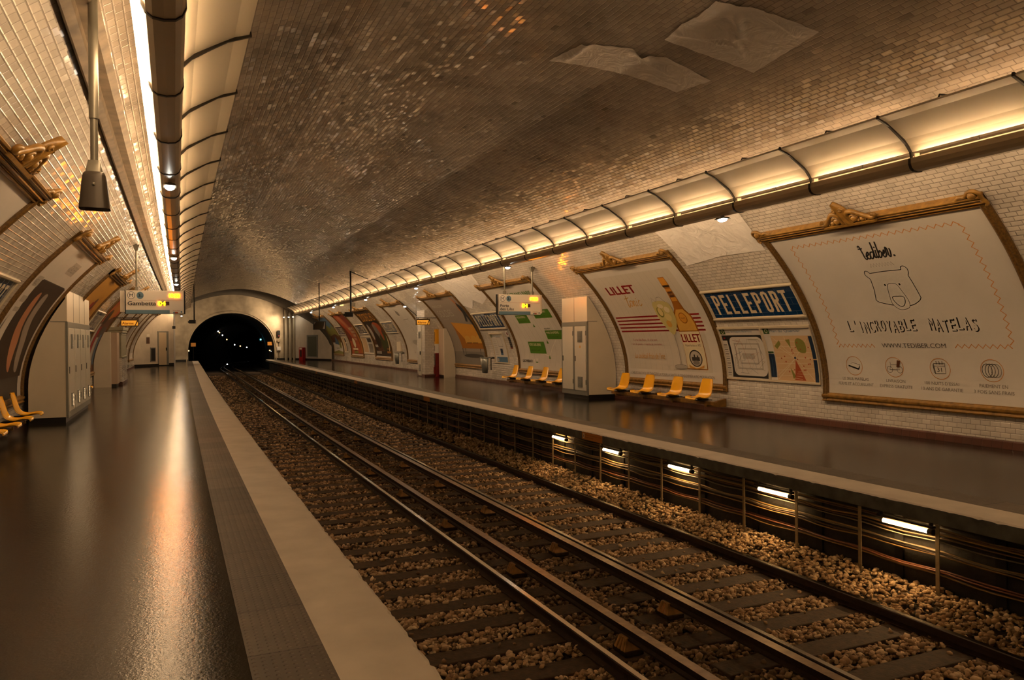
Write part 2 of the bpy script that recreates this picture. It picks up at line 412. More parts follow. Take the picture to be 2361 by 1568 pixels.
# wall behind the camera
mb = MB(); oo = [wall(1, s, -.1) for s in np.linspace(0, STOP, 30)]+[wall(-1, s, -.1) for s in np.linspace(STOP, 0, 30)[1:]]
mb.add([(x, Y0, z) for x, z in oo]+[(-7, Y0, -1.3), (7, Y0, -1.3)], [tuple(range(len(oo)))+(len(oo), len(oo)+1)])
struct(mb.build('wall_back', M_CONC))
# ------------------------------------------------------------ tunnel beyond the portal
def toff(y): return 0 if y < YP else .0022*(y-YP)**2
def tdz(y): return 0 if y < YP else -.012*(y-YP)
mb = MB(); ys = np.linspace(YP+.45, 150, 24); n = len(po)
prf = [(3.42, -1.3)]+po+[(-3.42, -1.3)]
n = len(prf)
mb.add([(x+toff(y), y, z+tdz(y)) for y in ys for x, z in prf], [(i*n+k, i*n+(k+1) % n, (i+1)*n+(k+1) % n, (i+1)*n+k) for i in range(23) for k in range(n)], 0, True)
k0 = 23*n; mb.f.append(tuple(range(k0, k0+n))); mb.m.append(0); mb.sm.append(False)
# end faces of the platforms inside the portal
mb.add([(-3.42, YP+.4, -1.3), (-2.9, YP+.4, -1.3), (-2.9, YP+.4, 0), (-3.42, YP+.4, 0)], [(0, 1, 2, 3)])
struct(mb.build('wall_tunnel', M_TUNSHADE, warped=True))

# ------------------------------------------------------------ track bed, stones, sleepers, rails
ZB = -1.03; ZRAIL = -.879
def bed_h(x, y):
    h = ZB
    if x > 2.2: h += (x-2.2)*.22
    return h
mb = MB(); xs = np.linspace(-3.0, 3.0, 61); ys = np.concatenate([np.linspace(-2, 30, 400), np.linspace(30.2, 110, 150)])
nx = len(xs); vs = []
for y in ys:
    r = RNG.normal(0, .008, nx)
    for i, x in enumerate(xs): vs.append((x+toff(y), y, bed_h(x, y)-.02+r[i]+tdz(y)))
mb.add(vs, [(i*nx+k, i*nx+k+1, (i+1)*nx+k+1, (i+1)*nx+k) for i in range(len(ys)-1) for k in range(nx-1)])
struct(mb.build('floor_track_bed', M_BED, warped=True))

def stone_material():
    T = NT('ballast_stone'); at = T.n('Attribute', attribute_name='tone')
    cr = T.n('ValToRGB'); T.l(at.outputs['Fac'], cr.inputs[0]); e = cr.color_ramp.elements
    e[0].position = 0; e[0].color = (*lin((88, 68, 46)), 1); e[1].position = 1; e[1].color = (*lin((236, 210, 174)), 1)
    m_ = e.new(.5); m_.color = (*lin((172, 140, 102)), 1)
    T.l(cr.outputs[0], T.b.inputs['Base Color']); T.b.inputs['Roughness'].default_value = .8
    return T.m
M_STONE = stone_material()
SLP = .575
def stones():
    me = bmesh.new(); bmesh.ops.create_icosphere(me, subdivisions=1, radius=1)
    bv = np.array([v.co[:] for v in me.verts]); bf = np.array([[v.index for v in f.verts] for f in me.faces]); me.free()
    P = []
    for y0, y1, den, siz in ((2.0, 9, 900, .0255), (9, 18, 560, .028), (18, 34, 180, .038), (34, 62, 60, .045)):
        x0, x1 = -2.6, 2.93; n = int((x1-x0)*(y1-y0)*den)
        x = RNG.uniform(x0, x1, n); y = RNG.uniform(y0, y1, n); s = siz*RNG.uniform(.6, 1.35, n)
        P.append(np.stack([x, y, s], 1))
    P = np.concatenate(P)
    ph = np.mod(P[:, 1]-.02, SLP)/SLP; on_sl = (np.abs(ph-.5) < .235) & (np.abs(P[:, 0]) < 2.42) & (np.abs(P[:, 0]) > .1)
    keep = (~on_sl) | (RNG.random(len(P)) < .012)
    # the middle between the power rails carries fewer, darker stones
    P = P[keep]; on = on_sl[keep]; N = len(P)
    ph = np.mod(P[:, 1]-.02, SLP)/SLP
    zb = ZB + np.maximum(0, P[:, 0]-2.2)*.22 + RNG.uniform(-.008, .032, N) + .025*np.clip(np.abs(ph-.5)*2-.3, 0, 1)
    zb = np.where(on, -.985, zb)
    nv = len(bv); sc = P[:, 2][:, None]*np.stack([RNG.uniform(.7, 1.35, N), RNG.uniform(.6, 1.2, N), RNG.uniform(.5, .9, N)], 1)
    V = bv[None]*sc[:, None, :]*(1+RNG.uniform(-.24, .24, (N, nv, 1)))
    a, b = RNG.uniform(0, 6.28, N), RNG.uniform(-.8, .8, N)
    V = V/sc[:, None, :]
    for _ in range(6):
        nrm = RNG.normal(0, 1, (N, 1, 3)); nrm /= np.linalg.norm(nrm, axis=2, keepdims=True); dd_ = RNG.uniform(.45, .8, (N, 1, 1))
        V = V-np.maximum(0, (V*nrm).sum(2, keepdims=True)-dd_)*nrm
    V = V*sc[:, None, :]*1.12
    ca, sa, cb, sb = np.cos(a), np.sin(a), np.cos(b), np.sin(b)
    X, Y, Z = V[..., 0], V[..., 1], V[..., 2]
    Y, Z = Y*cb[:, None]-Z*sb[:, None], Y*sb[:, None]+Z*cb[:, None]
    X, Y = X*ca[:, None]-Y*sa[:, None], X*sa[:, None]+Y*ca[:, None]
    X = X+P[:, 0][:, None]; Y = Y+P[:, 1][:, None]; Z = Z+zb[:, None]
    X = X+K2*Y*Y+K3*Y**3
    V = np.stack([X, Y, Z], -1).reshape(-1, 3).astype(np.float32)
    Fc = (bf[None]+(np.arange(N)*nv)[:, None, None]).reshape(-1, 3)
    m = bpy.data.meshes.new('ballast'); m.vertices.add(len(V)); m.vertices.foreach_set('co', V.ravel())
    nf = len(Fc); m.loops.add(nf*3); m.loops.foreach_set('vertex_index', Fc.ravel().astype(np.int32))
    m.polygons.add(nf); m.polygons.foreach_set('loop_start', np.arange(0, nf*3, 3, dtype=np.int32)); 
    try: m.polygons.foreach_set('loop_total', np.full(nf, 3, dtype=np.int32))
    except Exception: pass
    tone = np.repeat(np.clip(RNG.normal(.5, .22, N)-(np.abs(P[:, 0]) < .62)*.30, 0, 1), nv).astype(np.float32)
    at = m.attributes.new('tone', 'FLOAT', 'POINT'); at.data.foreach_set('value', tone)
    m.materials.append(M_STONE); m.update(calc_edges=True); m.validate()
    ob = bpy.data.objects.new('ballast', m); COL.objects.link(ob)
    tag(ob, 'loose brown crushed stones lying between the sleepers and under the rails', 'gravel', kind='stuff')
stones()

# sleepers
def sleeper_mb():
    mb = MB(); mb.box(-1.19, 1.19, -.125, .125, -.14, 0); return mb
sl0 = None
def sleepers():
    global sl0
    for side, sg in (('left', -1), ('right', 1)):
        k = 0; y = 2.0 + .02 + SLP/2 - 2.0 % SLP
        first = math.floor(2.0/SLP)
        for i in range(first, int(68/SLP)):
            y = .02 + SLP*(i+.5)
            if sl0 is None: o = sl0 = sleeper_mb().build('track_sleeper', M_WOOD, bevel=.01)
            else: o = sl0.copy(); COL.objects.link(o)
            place(o, sg*1.26, y, -.985+-.005+RNG.uniform(-.005, .002), RNG.uniform(-.008, .008))
            tag(o, 'dark oily timber sleeper under the rails of the %s hand track' % side, 'railway sleeper', 'timber sleepers of the %s track' % side)
sleepers()

# rails
def rail_prof(xc, top):
    return [(xc-.06, top-.104), (xc+.06, top-.104), (xc+.06, top-.095), (xc+.012, top-.08), (xc+.009, top-.04), (xc+.034, top-.032), (xc+.034, top-.006), (xc+.024, top),
            (xc-.024, top), (xc-.034, top-.006), (xc-.034, top-.032), (xc-.009, top-.04), (xc-.012, top-.08), (xc-.06, top-.095)]
YR = list(np.linspace(-4, 66, 60))+list(np.linspace(68, 120, 20))
def rail(xc, top, label, name='running_rail', mt=M_RAILT):
    pr = rail_prof(xc, top); n = len(pr); mb = MB()
    vs = [(x+toff(y), y, z+tdz(y)) for y in YR for x, z in pr]; mb.add(vs, [])
    for i in range(len(YR)-1):
        for k in range(n):
            mb.f.append((i*n+k, i*n+(k+1) % n, (i+1)*n+(k+1) % n, (i+1)*n+k)); mb.m.append(1 if k == 7 else 0); mb.sm.append(False)
    mb.f.append(tuple(range(n))); mb.m.append(0); mb.sm.append(False)
    o = mb.build(name, [M_RAILB, mt], warped=True, origin=(xc, 0, top-.104)); return tag(o, label, 'rail')
RIN, G = .704, 1.435
rail(-RIN-G, ZRAIL, 'outer running rail of the left track, beside the near platform edge')
rail(-RIN, ZRAIL, 'inner running rail of the left track with the brightest polished head')
rail(RIN, ZRAIL, 'inner running rail of the right track, thin bright head beside a broad brown rail')
rail(RIN+G, ZRAIL, 'outer running rail of the right track beside the stone bank')
def power_rail(xc, label):
    t = -.771; mb = MB()
    pr = [(xc-.04, t-.10), (xc+.04, t-.10), (xc+.04, t-.085), (xc+.012, t-.07), (xc+.012, t-.03), (xc+.045, t-.022), (xc+.045, t), (xc-.045, t), (xc-.045, t-.022), (xc-.012, t-.03), (xc-.012, t-.07), (xc-.04, t-.085)]
    n = len(pr); vs = [(x+toff(y), y, z+tdz(y)) for y in YR for x, z in pr]; mb.add(vs, [])
    for i in range(len(YR)-1):
        for k in range(n):
            mb.f.append((i*n+k, i*n+(k+1) % n, (i+1)*n+(k+1) % n, (i+1)*n+k)); mb.m.append(1 if k == 6 else 0); mb.sm.append(False)
    tag(mb.build('power_rail', [M_RAILB, M_PRAIL], warped=True, origin=(xc, 0, t-.1)), label, 'rail')
power_rail(-.40, 'left broad brown power rail raised on insulator stands')
power_rail(.40, 'right broad brown power rail raised on insulator stands')
ins0 = None
M_INS = mat('brown_glazed_insulator', (176, 132, 80), .3, noise=(16, .4))
def insulator():
    r = thing('insulator_stand', 'x', 'insulator', 0, 0, 0)
    mb = MB(); mb.box(-.09, .09, -.10, .10, -.02, .02); mb.build('base', M_RAILB, r, bevel=.005)
    mb = MB(); mb.frustum((0, 0), .088, .085, .05, .058, .02, .118)
    for dy in (-.05, 0, .05): mb.tube([(-.088, dy, .02), (-.052, dy*.8, .115)], .015, 6); mb.tube([(.088, dy, .02), (.052, dy*.8, .115)], .015, 6)
    mb.build('insulator_body', M_INS, r)
    return r
for sg, ph, nm in ((-1, 5.5, 'left'), (1, 6.04, 'right')):
    for i in range(0, 13):
        y = ph+2.3*i-2.3
        o = ins0 if ins0 is not None and ins0.get('free') else None
        if ins0 is None: ins0 = insulator(); o = ins0
        else: o = copy_tree(ins0)
        place(o, sg*.40, y, -.968); relabel(o, 'brown ribbed insulator stand carrying the %s power rail' % nm, 'insulator stands under the %s power rail' % nm)

# ------------------------------------------------------------ light modules above the platforms
PITCHM = 1.5
M_LTRAY = mat('dusty_cable_tray', (112, 98, 80), .6, .2, noise=(5, .5))
def module(sg, label, group):
    r = thing('light_fixture', label, 'ceiling light', sg*3.9, 0, 3.45, group)
    ox, oz = sg*3.9, 3.45; hl = PITCHM/2
    q = lambda pts: [(sg*x-ox, z-oz) for x, z in pts]
    hp = [(3.29, 4.035), (3.31, 4.05), (3.40, 4.01), (3.50, 3.955), (3.60, 3.895), (3.69, 3.84), (3.765, 3.77), (3.812, 3.70)]
    lo = [(3.285, 4.02), (3.395, 3.985), (3.495, 3.93), (3.595, 3.872), (3.682, 3.82), (3.752, 3.753), (3.797, 3.690)]
    mb = MB(); mb.sweep(q(hp+lo[::-1]), [-hl+.002, hl-.026], smooth=False); mb.build('reflector_hood', M_HOOD, r)
    # duct with a rounded belly, open on top
    du = [(3.765, 3.62), (3.765, 3.56), (3.785, 3.515), (3.82, 3.488), (3.88, 3.478), (3.94, 3.485), (3.975, 3.51), (3.99, 3.55), (3.985, 3.60),
          (3.975, 3.60), (3.97, 3.56), (3.88, 3.55), (3.79, 3.56), (3.78, 3.62)]
    mb = MB(); mb.sweep(q(du), [-hl+.001, hl-.001]); mb.build('duct', M_DUCT, r)
    # luminous diffuser on the outboard shoulder of the duct
    mb = MB(); mb.sweep(q([(3.90, 3.60), (3.975, 3.602), (3.99, 3.58), (4.035, 3.605), (4.042, 3.655), (4.056, 3.671), (3.92, 3.674), (3.895, 3.65)]), [-hl+.03, hl-.03]); mb.build('lamp_housing', M_HOOD, r)
    mb = MB(); mb.sweep(q([(3.992, 3.566), (4.052, 3.594), (4.067, 3.673), (4.058, 3.673), (4.046, 3.655), (4.04, 3.603), (3.988, 3.578)]), [-hl+.035, hl-.035]); mb.build('lamp_diffuser', M_TUBE, r)
    mb = MB(); mb.tube([(sg*3.792-ox, -hl+.12, 3.611-oz), (sg*3.792-ox, hl-.12, 3.611-oz)], .010, 8); mb.build('lamp_tube', M_TUBE2, r)
    # rib between two hoods, coming down to the duct, with end plate
    rb = [(3.27, 4.05), (3.45, 3.985), (3.60, 3.885), (3.72, 3.80), (3.80, 3.70), (3.815, 3.60)]; rl = [(3.795, 3.60), (3.775, 3.69), (3.70, 3.775), (3.59, 3.85), (3.44, 3.945), (3.265, 4.01)]
    mb = MB(); mb.sweep(q(rb+rl), [hl-.025, hl-.001]); mb.build('rib', M_DARKM, r)
    mb = MB(); mb.sweep(q([(3.83, 3.60), (3.83, 3.68), (3.90, 3.69), (3.91, 3.60)]), [hl-.036, hl-.026]); mb.build('end_plate', M_HOOD, r)
    st = [(3.76, 3.62), (3.758, 3.555), (3.78, 3.508), (3.818, 3.48), (3.88, 3.47), (3.942, 3.477), (3.98, 3.505), (4.002, 3.55), (4.006, 3.62), (4.0, 3.62), (3.975, 3.51), (3.88, 3.48), (3.785, 3.512), (3.765, 3.62)]
    mb = MB(); mb.sweep(q(st), [hl-.029, hl-.001]); mb.build('strap', M_DARKM, r)
    # clamp to the vault
    s_ = s_of_z(4.35); mb = MB()
    mb.tube([(sg*3.34-ox, .05, 4.045-oz), (sg*3.36-ox, .05, 4.09-oz), (sg*3.55-ox, .05, 4.10-oz), (sg*3.93-ox, .05, 3.90-oz), (sg*3.95-ox, .05, 3.675-oz)], .011, 6)
    mb.build('hanger', M_DARKM, r)
    return r
for sg, nm, ph in ((1, 'right', 4.65), (-1, 'left', 6.35)):
    m0 = None
    for k in range(-11, 37):
        y = ph + PITCHM*k - PITCHM/2
        if y < -12 or y > 58.5: continue
        lb = 'cream curved reflector lamp in the row along the %s wall, over a rounded duct' % nm; gp = 'row of reflector lamps above the %s platform' % nm
        if m0 is None: m0 = module(sg, lb, gp); o = m0
        else: o = copy_tree(m0)
        place(o, sg*3.9, y, 3.45)
# cable tray on the vault outboard of the lamps
for sg, nm in ((1, 'right'), (-1, 'left')):
    s_ = s_of_z(4.0); mb = MB(); ys = np.linspace(-12, 60 if sg > 0 else 54, 49)
    pr = [wall(sg, s_-.13, .02), wall(sg, s_-.13, .07), wall(sg, s_-.06, .08), wall(sg, s_-.02, .04), wall(sg, s_+.05, .085), wall(sg, s_+.12, .085), wall(sg, s_+.14, .02)]
    mb.sweep(pr, list(ys)); o = mb.build('cable_tray', M_LTRAY, warped=True, origin=(pr[0][0], 20, pr[0][1]))
    tag(o, 'dusty cable tray fixed to the vault above the %s row of lamps' % nm, 'cable tray')

# ------------------------------------------------------------ flood lamps under the ducts
fl0 = None
def flood():
    r = thing('floodlight', 'x', 'floodlight', 0, 0, 0)
    mb = MB(); mb.frustum((0, 0), .07, .11, .05, .085, -.03, .0); mb.box(-.02, .02, -.02, .02, 0, .02); mb.build('housing', M_GREYM, r)
    mb = MB(); n = 14
    vs = []; 
    for j, (rr, zz) in enumerate(((1, 0), (.86, -.022), (.5, -.034))): vs += [(.056*rr*math.cos(2*math.pi*k/n), .09*rr*math.sin(2*math.pi*k/n), -.03+zz) for k in range(n)]
    mb.add(vs, [(j*n+k, j*n+(k+1) % n, (j+1)*n+(k+1) % n, (j+1)*n+k) for j in range(2) for k in range(n)]+[tuple(range(2*n, 3*n))], 0, True)
    mb.build('lens', M_FLOOD, r); return r
for sg, nm, x, ys in ((1, 'right', 3.86, (9.5, 17.9, 26.2, 34.4, 42.6, 50.8)), (-1, 'left', -3.88, (9.75, 18.1, 26.4, 34.8, 43.0, 51.2))):
    names = ('nearest', 'second nearest', 'third', 'fourth', 'fifth', 'farthest')
    for i, y in enumerate(ys):
        if fl0 is None: fl0 = flood(); o = fl0
        else: o = copy_tree(fl0)
        place(o, x, y, 3.455); relabel(o, 'small bright white lamp under the %s duct, %s along that row' % (nm, names[i]), 'small white lamps under the ducts')

# ------------------------------------------------------------ flat print work on the curved wall
FONTC = {}
def font_poly(txt, bold=0.0, shear=0.0):
    key = (txt, bold, shear)
    if key in FONTC: return FONTC[key]
    cu = bpy.data.curves.new('t', 'FONT'); cu.body = txt; cu.size = 1; cu.resolution_u = 3; cu.shear = shear; cu.fill_mode = 'FRONT'
    ob = bpy.data.objects.new('t', cu); COL.objects.link(ob); dg = bpy.context.evaluated_depsgraph_get(); dg.update()
    me = ob.evaluated_get(dg).to_mesh(); vs = [(v.co.x, v.co.y) for v in me.vertices]; fs = [tuple(p.vertices) for p in me.polygons]
    ob.evaluated_get(dg).to_mesh_clear(); bpy.data.objects.remove(ob); bpy.data.curves.remove(cu)
    if bold > 0:
        n = len(vs); sh = [(-bold, 0), (bold, 0), (0, bold*.6), (0, -bold*.6)]
        vs = vs+[(x+a, y+b) for a, b in sh for x, y in vs]; fs = fs+[tuple(i+n*(k+1) for i in f) for k in range(4) for f in fs]
    FONTC[key] = (vs, fs); return FONTC[key]
def smoothp(pts, k=6, closed=False):
    n = len(pts); out = []
    rng = range(n if closed else n-1)
    for i in rng:
        g = (lambda j: pts[j % n]) if closed else (lambda j: pts[min(max(j, 0), n-1)])
        p0, p1, p2, p3 = g(i-1), g(i), g(i+1), g(i+2)
        for q in range(k):
            t = q/k; t2, t3 = t*t, t*t*t
            out.append(tuple(.5*(2*p1[a]+(p2[a]-p0[a])*t+(2*p0[a]-5*p1[a]+4*p2[a]-p3[a])*t2+(3*p1[a]-p0[a]-3*p2[a]+p3[a])*t3) for a in (0, 1)))
    out.append(pts[0] if closed else pts[-1]); return out
class Art:
    def __init__(s): s.parts = []; s.mats = []; s.layer = 0
    def _m(s, m):
        if m not in s.mats: s.mats.append(m)
        return s.mats.index(m)
    def poly(s, pts, m, up=True):
        if up: s.layer += 1
        s.parts.append((s.layer, s._m(m), list(pts), [tuple(range(len(pts)))])); return s
    def rect(s, x, y, w, h, m, up=True): return s.poly([(x, y), (x+w, y), (x+w, y+h), (x, y+h)], m, up)
    def ell(s, x, y, rx, ry, m, up=True, n=28, rot=0):
        c, d = math.cos(rot), math.sin(rot)
        P = [(rx*math.cos(2*math.pi*k/n), ry*math.sin(2*math.pi*k/n)) for k in range(n)]
        return s.poly([(x+a*c-b*d, y+a*d+b*c) for a, b in P], m, up)
    def stroke(s, pts, w, m, up=True, closed=False):
        if up: s.layer += 1
        if closed: pts = list(pts)+[pts[0]]
        vs = []; n = len(pts)
        for i in range(n):
            a = pts[max(i-1, 0)]; b = pts[min(i+1, n-1)]
            if closed and i in (0, n-1): a = pts[-2]; b = pts[1]
            dx, dy = b[0]-a[0], b[1]-a[1]; l = math.hypot(dx, dy) or 1; nx, ny = -dy/l*w/2, dx/l*w/2
            p = pts[i]; d1 = (p[0]-a[0], p[1]-a[1])
            vs += [(p[0]+nx, p[1]+ny), (p[0]-nx, p[1]-ny)]
        s.parts.append((s.layer, s._m(m), vs, [(2*i, 2*i+1, 2*i+3, 2*i+2) for i in range(n-1)])); return s
    def text(s, t, x, y, w, h, m, bold=0.0, up=True, shear=0.0, rot=0.0):
        """text stretched into the box x, y, w, h"""
        vs, fs = font_poly(t, bold, shear)
        if not vs: return s
        if up: s.layer += 1
        xs = [v[0] for v in vs]; ys = [v[1] for v in vs]; a, b, c, d = min(xs), max(xs), min(ys), max(ys)
        P = [((v[0]-a)/(b-a)*w, (v[1]-c)/(d-c)*h) for v in vs]
        if rot: cr, sr = math.cos(rot), math.sin(rot); P = [(p*cr-q*sr, p*sr+q*cr) for p, q in P]
        s.parts.append((s.layer, s._m(m), [(x+p, y+q) for p, q in P], fs)); return s
    def build(s, name, mapping, parent, cuts=None, step=.00035):
        """mapping(u, v, off) -> point; cuts = list of v where long faces are split"""
        out = MB()
        groups = {}
        for L, mi, vs, fs in s.parts: groups.setdefault((L, mi), []).append((vs, fs))
        for (L, mi), items in groups.items():
            bm = bmesh.new()
            for vs, fs in items:
                bv = [bm.verts.new((p[0], p[1], 0)) for p in vs]
                for f in fs:
                    if len(set(f)) < 3: continue
                    try: bm.faces.new([bv[i] for i in f])
                    except ValueError: pass
            if cuts:
                big = [f for f in bm.faces if len(f.verts) > 4]
                if big: bmesh.ops.triangulate(bm, faces=big)
                y0 = min(v.co.y for v in bm.verts); y1 = max(v.co.y for v in bm.verts)
                for c in cuts:
                    if y0 < c < y1 and y1-y0 > .12:
                        bmesh.ops.bisect_plane(bm, geom=list(bm.verts)+list(bm.edges)+list(bm.faces), plane_co=(0, c, 0), plane_no=(0, 1, 0))
            bm.verts.index_update()
            out.add([mapping(v.co.x, v.co.y, L*step) for v in bm.verts], [tuple(v.index for v in f.verts) for f in bm.faces], mi)
            bm.free()
        return out.build(name, s.mats, parent)
CUTS = [i*.1 for i in range(1, 50)]
S045 = s_of_z(.45)
def wall_map(sg, yc, W, s0=S045, off0=.012):
    """u to the viewer's right, v up the wall; relative to a root placed at (x0, yc, z0)"""
    x0, z0 = wall(sg, s0, 0)
    def f(u, v, off):
        x, z = wall(sg, s0+v, off0+off)
        return (x-x0, (W/2-u) if sg > 0 else (u-W/2), z-z0)
    return f
def C(name, r, g, b, rough=.5, **k): return mat(name, (r, g, b), rough, spec=.3, **k)
P_OR = C('orange_print', 198, 132, 62); P_GRN = C('green_print', 74, 122, 28); P_DGRN = C('dark_green_print', 40, 74, 22)
P_RED = C('crimson_print', 140, 22, 26); P_GOLD = C('gold_print', 190, 142, 62); P_AMB = C('amber_print', 206, 160, 74); P_PALE = C('pale_yellow_print', 206, 190, 130)
P_GREY = C('grey_print', 120, 114, 108); P_LGREY = C('light_grey_print', 168, 162, 155); P_DGREY = C('dark_grey_print', 62, 58, 54); P_BRN = C('brown_print', 86, 50, 28); P_DBRN = C('dark_brown_print', 44, 30, 20)
P_OCH = C('ochre_print', 206, 146, 52); P_OCHD = C('dark_ochre_print', 158, 100, 28); P_SKIN = C('skin_print', 170, 116, 84); P_BLU = C('blue_print', 72, 104, 134); P_NAVY = C('navy_print', 24, 44, 70); P_CREAM = C('cream_print', 212, 200, 170)
P_TAN = C('tan_print', 198, 168, 132); P_OLIVE = C('olive_print', 128, 128, 62); P_RUST = C('rust_print', 160, 76, 42); P_WARMG = C('warm_grey_print', 142, 132, 124)

# frame parts on the curved wall (4.05 m wide)
FW = 4.06; SB, ST = 0.0, s_of_z(3.40)-S045
M_FR = [M_GOLD, M_GOLDD]
def frame_parts(sg, r, W=FW):
    f = wall_map(sg, 0, W, off0=0)
    H = ST
    def rail_h(v0, prof, name, m):
        mb = MB(); n = len(prof); us = [0, W]
        vs = [f(u, v0+a, b) for u in us for a, b in prof]
        mb.add(vs, [(k, (k+1) % n, n+(k+1) % n, n+k) for k in range(n)]+[tuple(range(n)), tuple(range(n, 2*n))[::-1]]); mb.build(name, m, r)
    rail_h(0, [(0, 0), (0, .05), (.02, .065), (.035, .05), (.05, .045), (.08, .07), (.11, .075), (.135, .05), (.14, .03), (.155, .028), (.155, 0)], 'bottom_rail', M_GOLD)
    rail_h(H-.17, [(-.01, 0), (-.01, .03), (.005, .05), (.02, .052), (.03, .03), (.04, .03), (.05, .06), (.07, .08), (.085, .078), (.095, .055), (.105, .055), (.115, .09), (.14, .105), (.15, .085), (.158, .085), (.17, .11), (.19, .112), (.20, .08), (.20, 0)], 'top_rail', M_GOLD)
    for nm, u0 in (('side_rail', 0), ('side_rail', W-.12)):
        prof = [(0, 0), (0, .045), (.03, .062), (.06, .05), (.09, .06), (.12, .035), (.12, 0)]; n = len(prof); vv = np.linspace(.0, H, 34)
        mb = MB(); vs = [f(u0+a, v, b) for v in vv for a, b in prof]
        mb.add(vs, [(i*n+k, i*n+(k+1) % n, (i+1)*n+(k+1) % n, (i+1)*n+k) for i in range(33) for k in range(n)]+[tuple(range(n)), tuple(range(33*n, 34*n))[::-1]], 0, False); mb.build(nm, M_GOLDD, r)
    # ornaments in the tangent plane above the top rail
    T, N = wall_axes(sg, S045+H-.05); base = Vector(f(W/2, H-.02, .075))
    T = (T*.93+N*.10).normalized()
    R = Vector((0, -1 if sg > 0 else 1, 0))
    def OP(a, b, c): return base + R*a + T*b + N*c
    mb = MB()
    # palmette leaf
    nl = 9; k = 8; vs = []
    prof = [(.0, .10), (.05, .11), (.14, .125), (.24, .12), (.32, .10), (.38, .07), (.43, .038), (.46, .008)]
    for h, w in prof:
        for j in range(nl):
            t = -1+2*j/(nl-1); vs.append(OP(w*t, h, .035+.045*math.cos(t*math.pi/2)+.012*math.cos(t*9.4)*(h > .08)))
    for h, w in prof:
        for j in range(nl):
            t = -1+2*j/(nl-1); vs.append(OP(w*t, h, .0))
    m_ = len(prof); fs = [(i*nl+j, i*nl+j+1, (i+1)*nl+j+1, (i+1)*nl+j) for i in range(m_-1) for j in range(nl-1)]; q = m_*nl
    fs += [(q+i*nl+j, q+(i+1)*nl+j, q+(i+1)*nl+j+1, q+i*nl+j+1) for i in range(m_-1) for j in range(nl-1)]
    for i in range(m_-1): fs += [(i*nl, (i+1)*nl, q+(i+1)*nl, q+i*nl), (i*nl+nl-1, q+i*nl+nl-1, q+(i+1)*nl+nl-1, (i+1)*nl+nl-1)]
    mb.add(vs, fs, 0, True)
    for sx in (-1, 1):
        c1 = smoothp([(sx*.09, .03), (sx*.07, .16), (sx*.12, .235), (sx*.20, .225), (sx*.30, .14), (sx*.40, .06), (sx*.47, .05), (sx*.50, .09), (sx*.46, .11)], 4)
        mb.tube([OP(a, b, .04) for a, b in c1], [.042-.014*i/len(c1) for i in range(len(c1))], 8)
        for ang0, cx, cy, rr in ((0, sx*.16, .11, .07), (0, sx*.05, .30, .045)):
            mb.tube([OP(cx+rr*(1-i/14)*math.cos(sx*i*.7), cy+rr*(1-i/14)*math.sin(i*.7), .05+.002*i) for i in range(13)], [.018]*13, 6)
        for i in range(4): mb.ball(OP(sx*(.20+.055*i), .045-.004*i, .045), .026-.004*i, 0, 8)
        mb.ball(OP(sx*.16, .10, .04), .06, 0, 10); mb.ball(OP(sx*.27, .06, .035), .045, 0, 8)
    a, b = OP(-.47, -.01, .0), OP(.47, -.01, .0)
    vs = [OP(x_, y_, z_) for x_ in (-.47, .47) for y_, z_ in ((-.03, 0), (-.03, .08), (.012, .08), (.012, 0))]
    mb.add(vs, [(0, 1, 5, 4), (1, 2, 6, 5), (2, 3, 7, 6), (3, 0, 4, 7), (0, 3, 2, 1), (4, 5, 6, 7)])
    mb.build('crest', M_GOLD, r)
    for sx in (-1, 1):
        bs = Vector(f(W/2+sx*(W/2-.06), H-.01, .04)); mb = MB()
        OQ = lambda a, b, c: bs + R*a + T*b + N*c
        c1 = smoothp([(-sx*.26, .02), (-sx*.20, .07), (-sx*.12, .06), (-sx*.05, .13), (sx*.03, .14), (sx*.08, .08), (sx*.07, -.02), (sx*.09, -.10), (sx*.06, -.14)], 4)
        mb.tube([OQ(a, b, .04) for a, b in c1], .026, 7)
        mb.ball(OQ(-sx*.02, .07, .04), .06, 0, 10, (1, 1, 1)); mb.ball(OQ(-sx*.26, .03, .035), .03, 0, 8); mb.ball(OQ(sx*.055, -.06, .04), .035, 0, 8)
        mb.tube([OQ(-sx*.02+.045*math.cos(i*.8)*(1-i/12), .08+.045*math.sin(i*.8)*(1-i/12), .06) for i in range(11)], .014, 6)
        mb.build('corner_ornament', M_GOLD, r)
PROTO = {}
def poster(sg, yc, label, art, W=FW):
    x0, z0 = wall(sg, S045, 0)
    if sg not in PROTO:
        r = thing('framed_poster', label, 'poster', x0, yc, z0, 'framed posters along the walls'); frame_parts(sg, r); PROTO[sg] = [c for c in r.children]
    else:
        r = thing('framed_poster', label, 'poster', x0, yc, z0, 'framed posters along the walls')
        for c in PROTO[sg]: d = c.copy(); COL.objects.link(d); d.parent = r
    A = Art(); A.rect(.08, .10, W-.16, ST-.2, M_PAPER)
    art(A); A.build('poster_sheet', wall_map(sg, yc, W), r, CUTS, .0006)
    return r

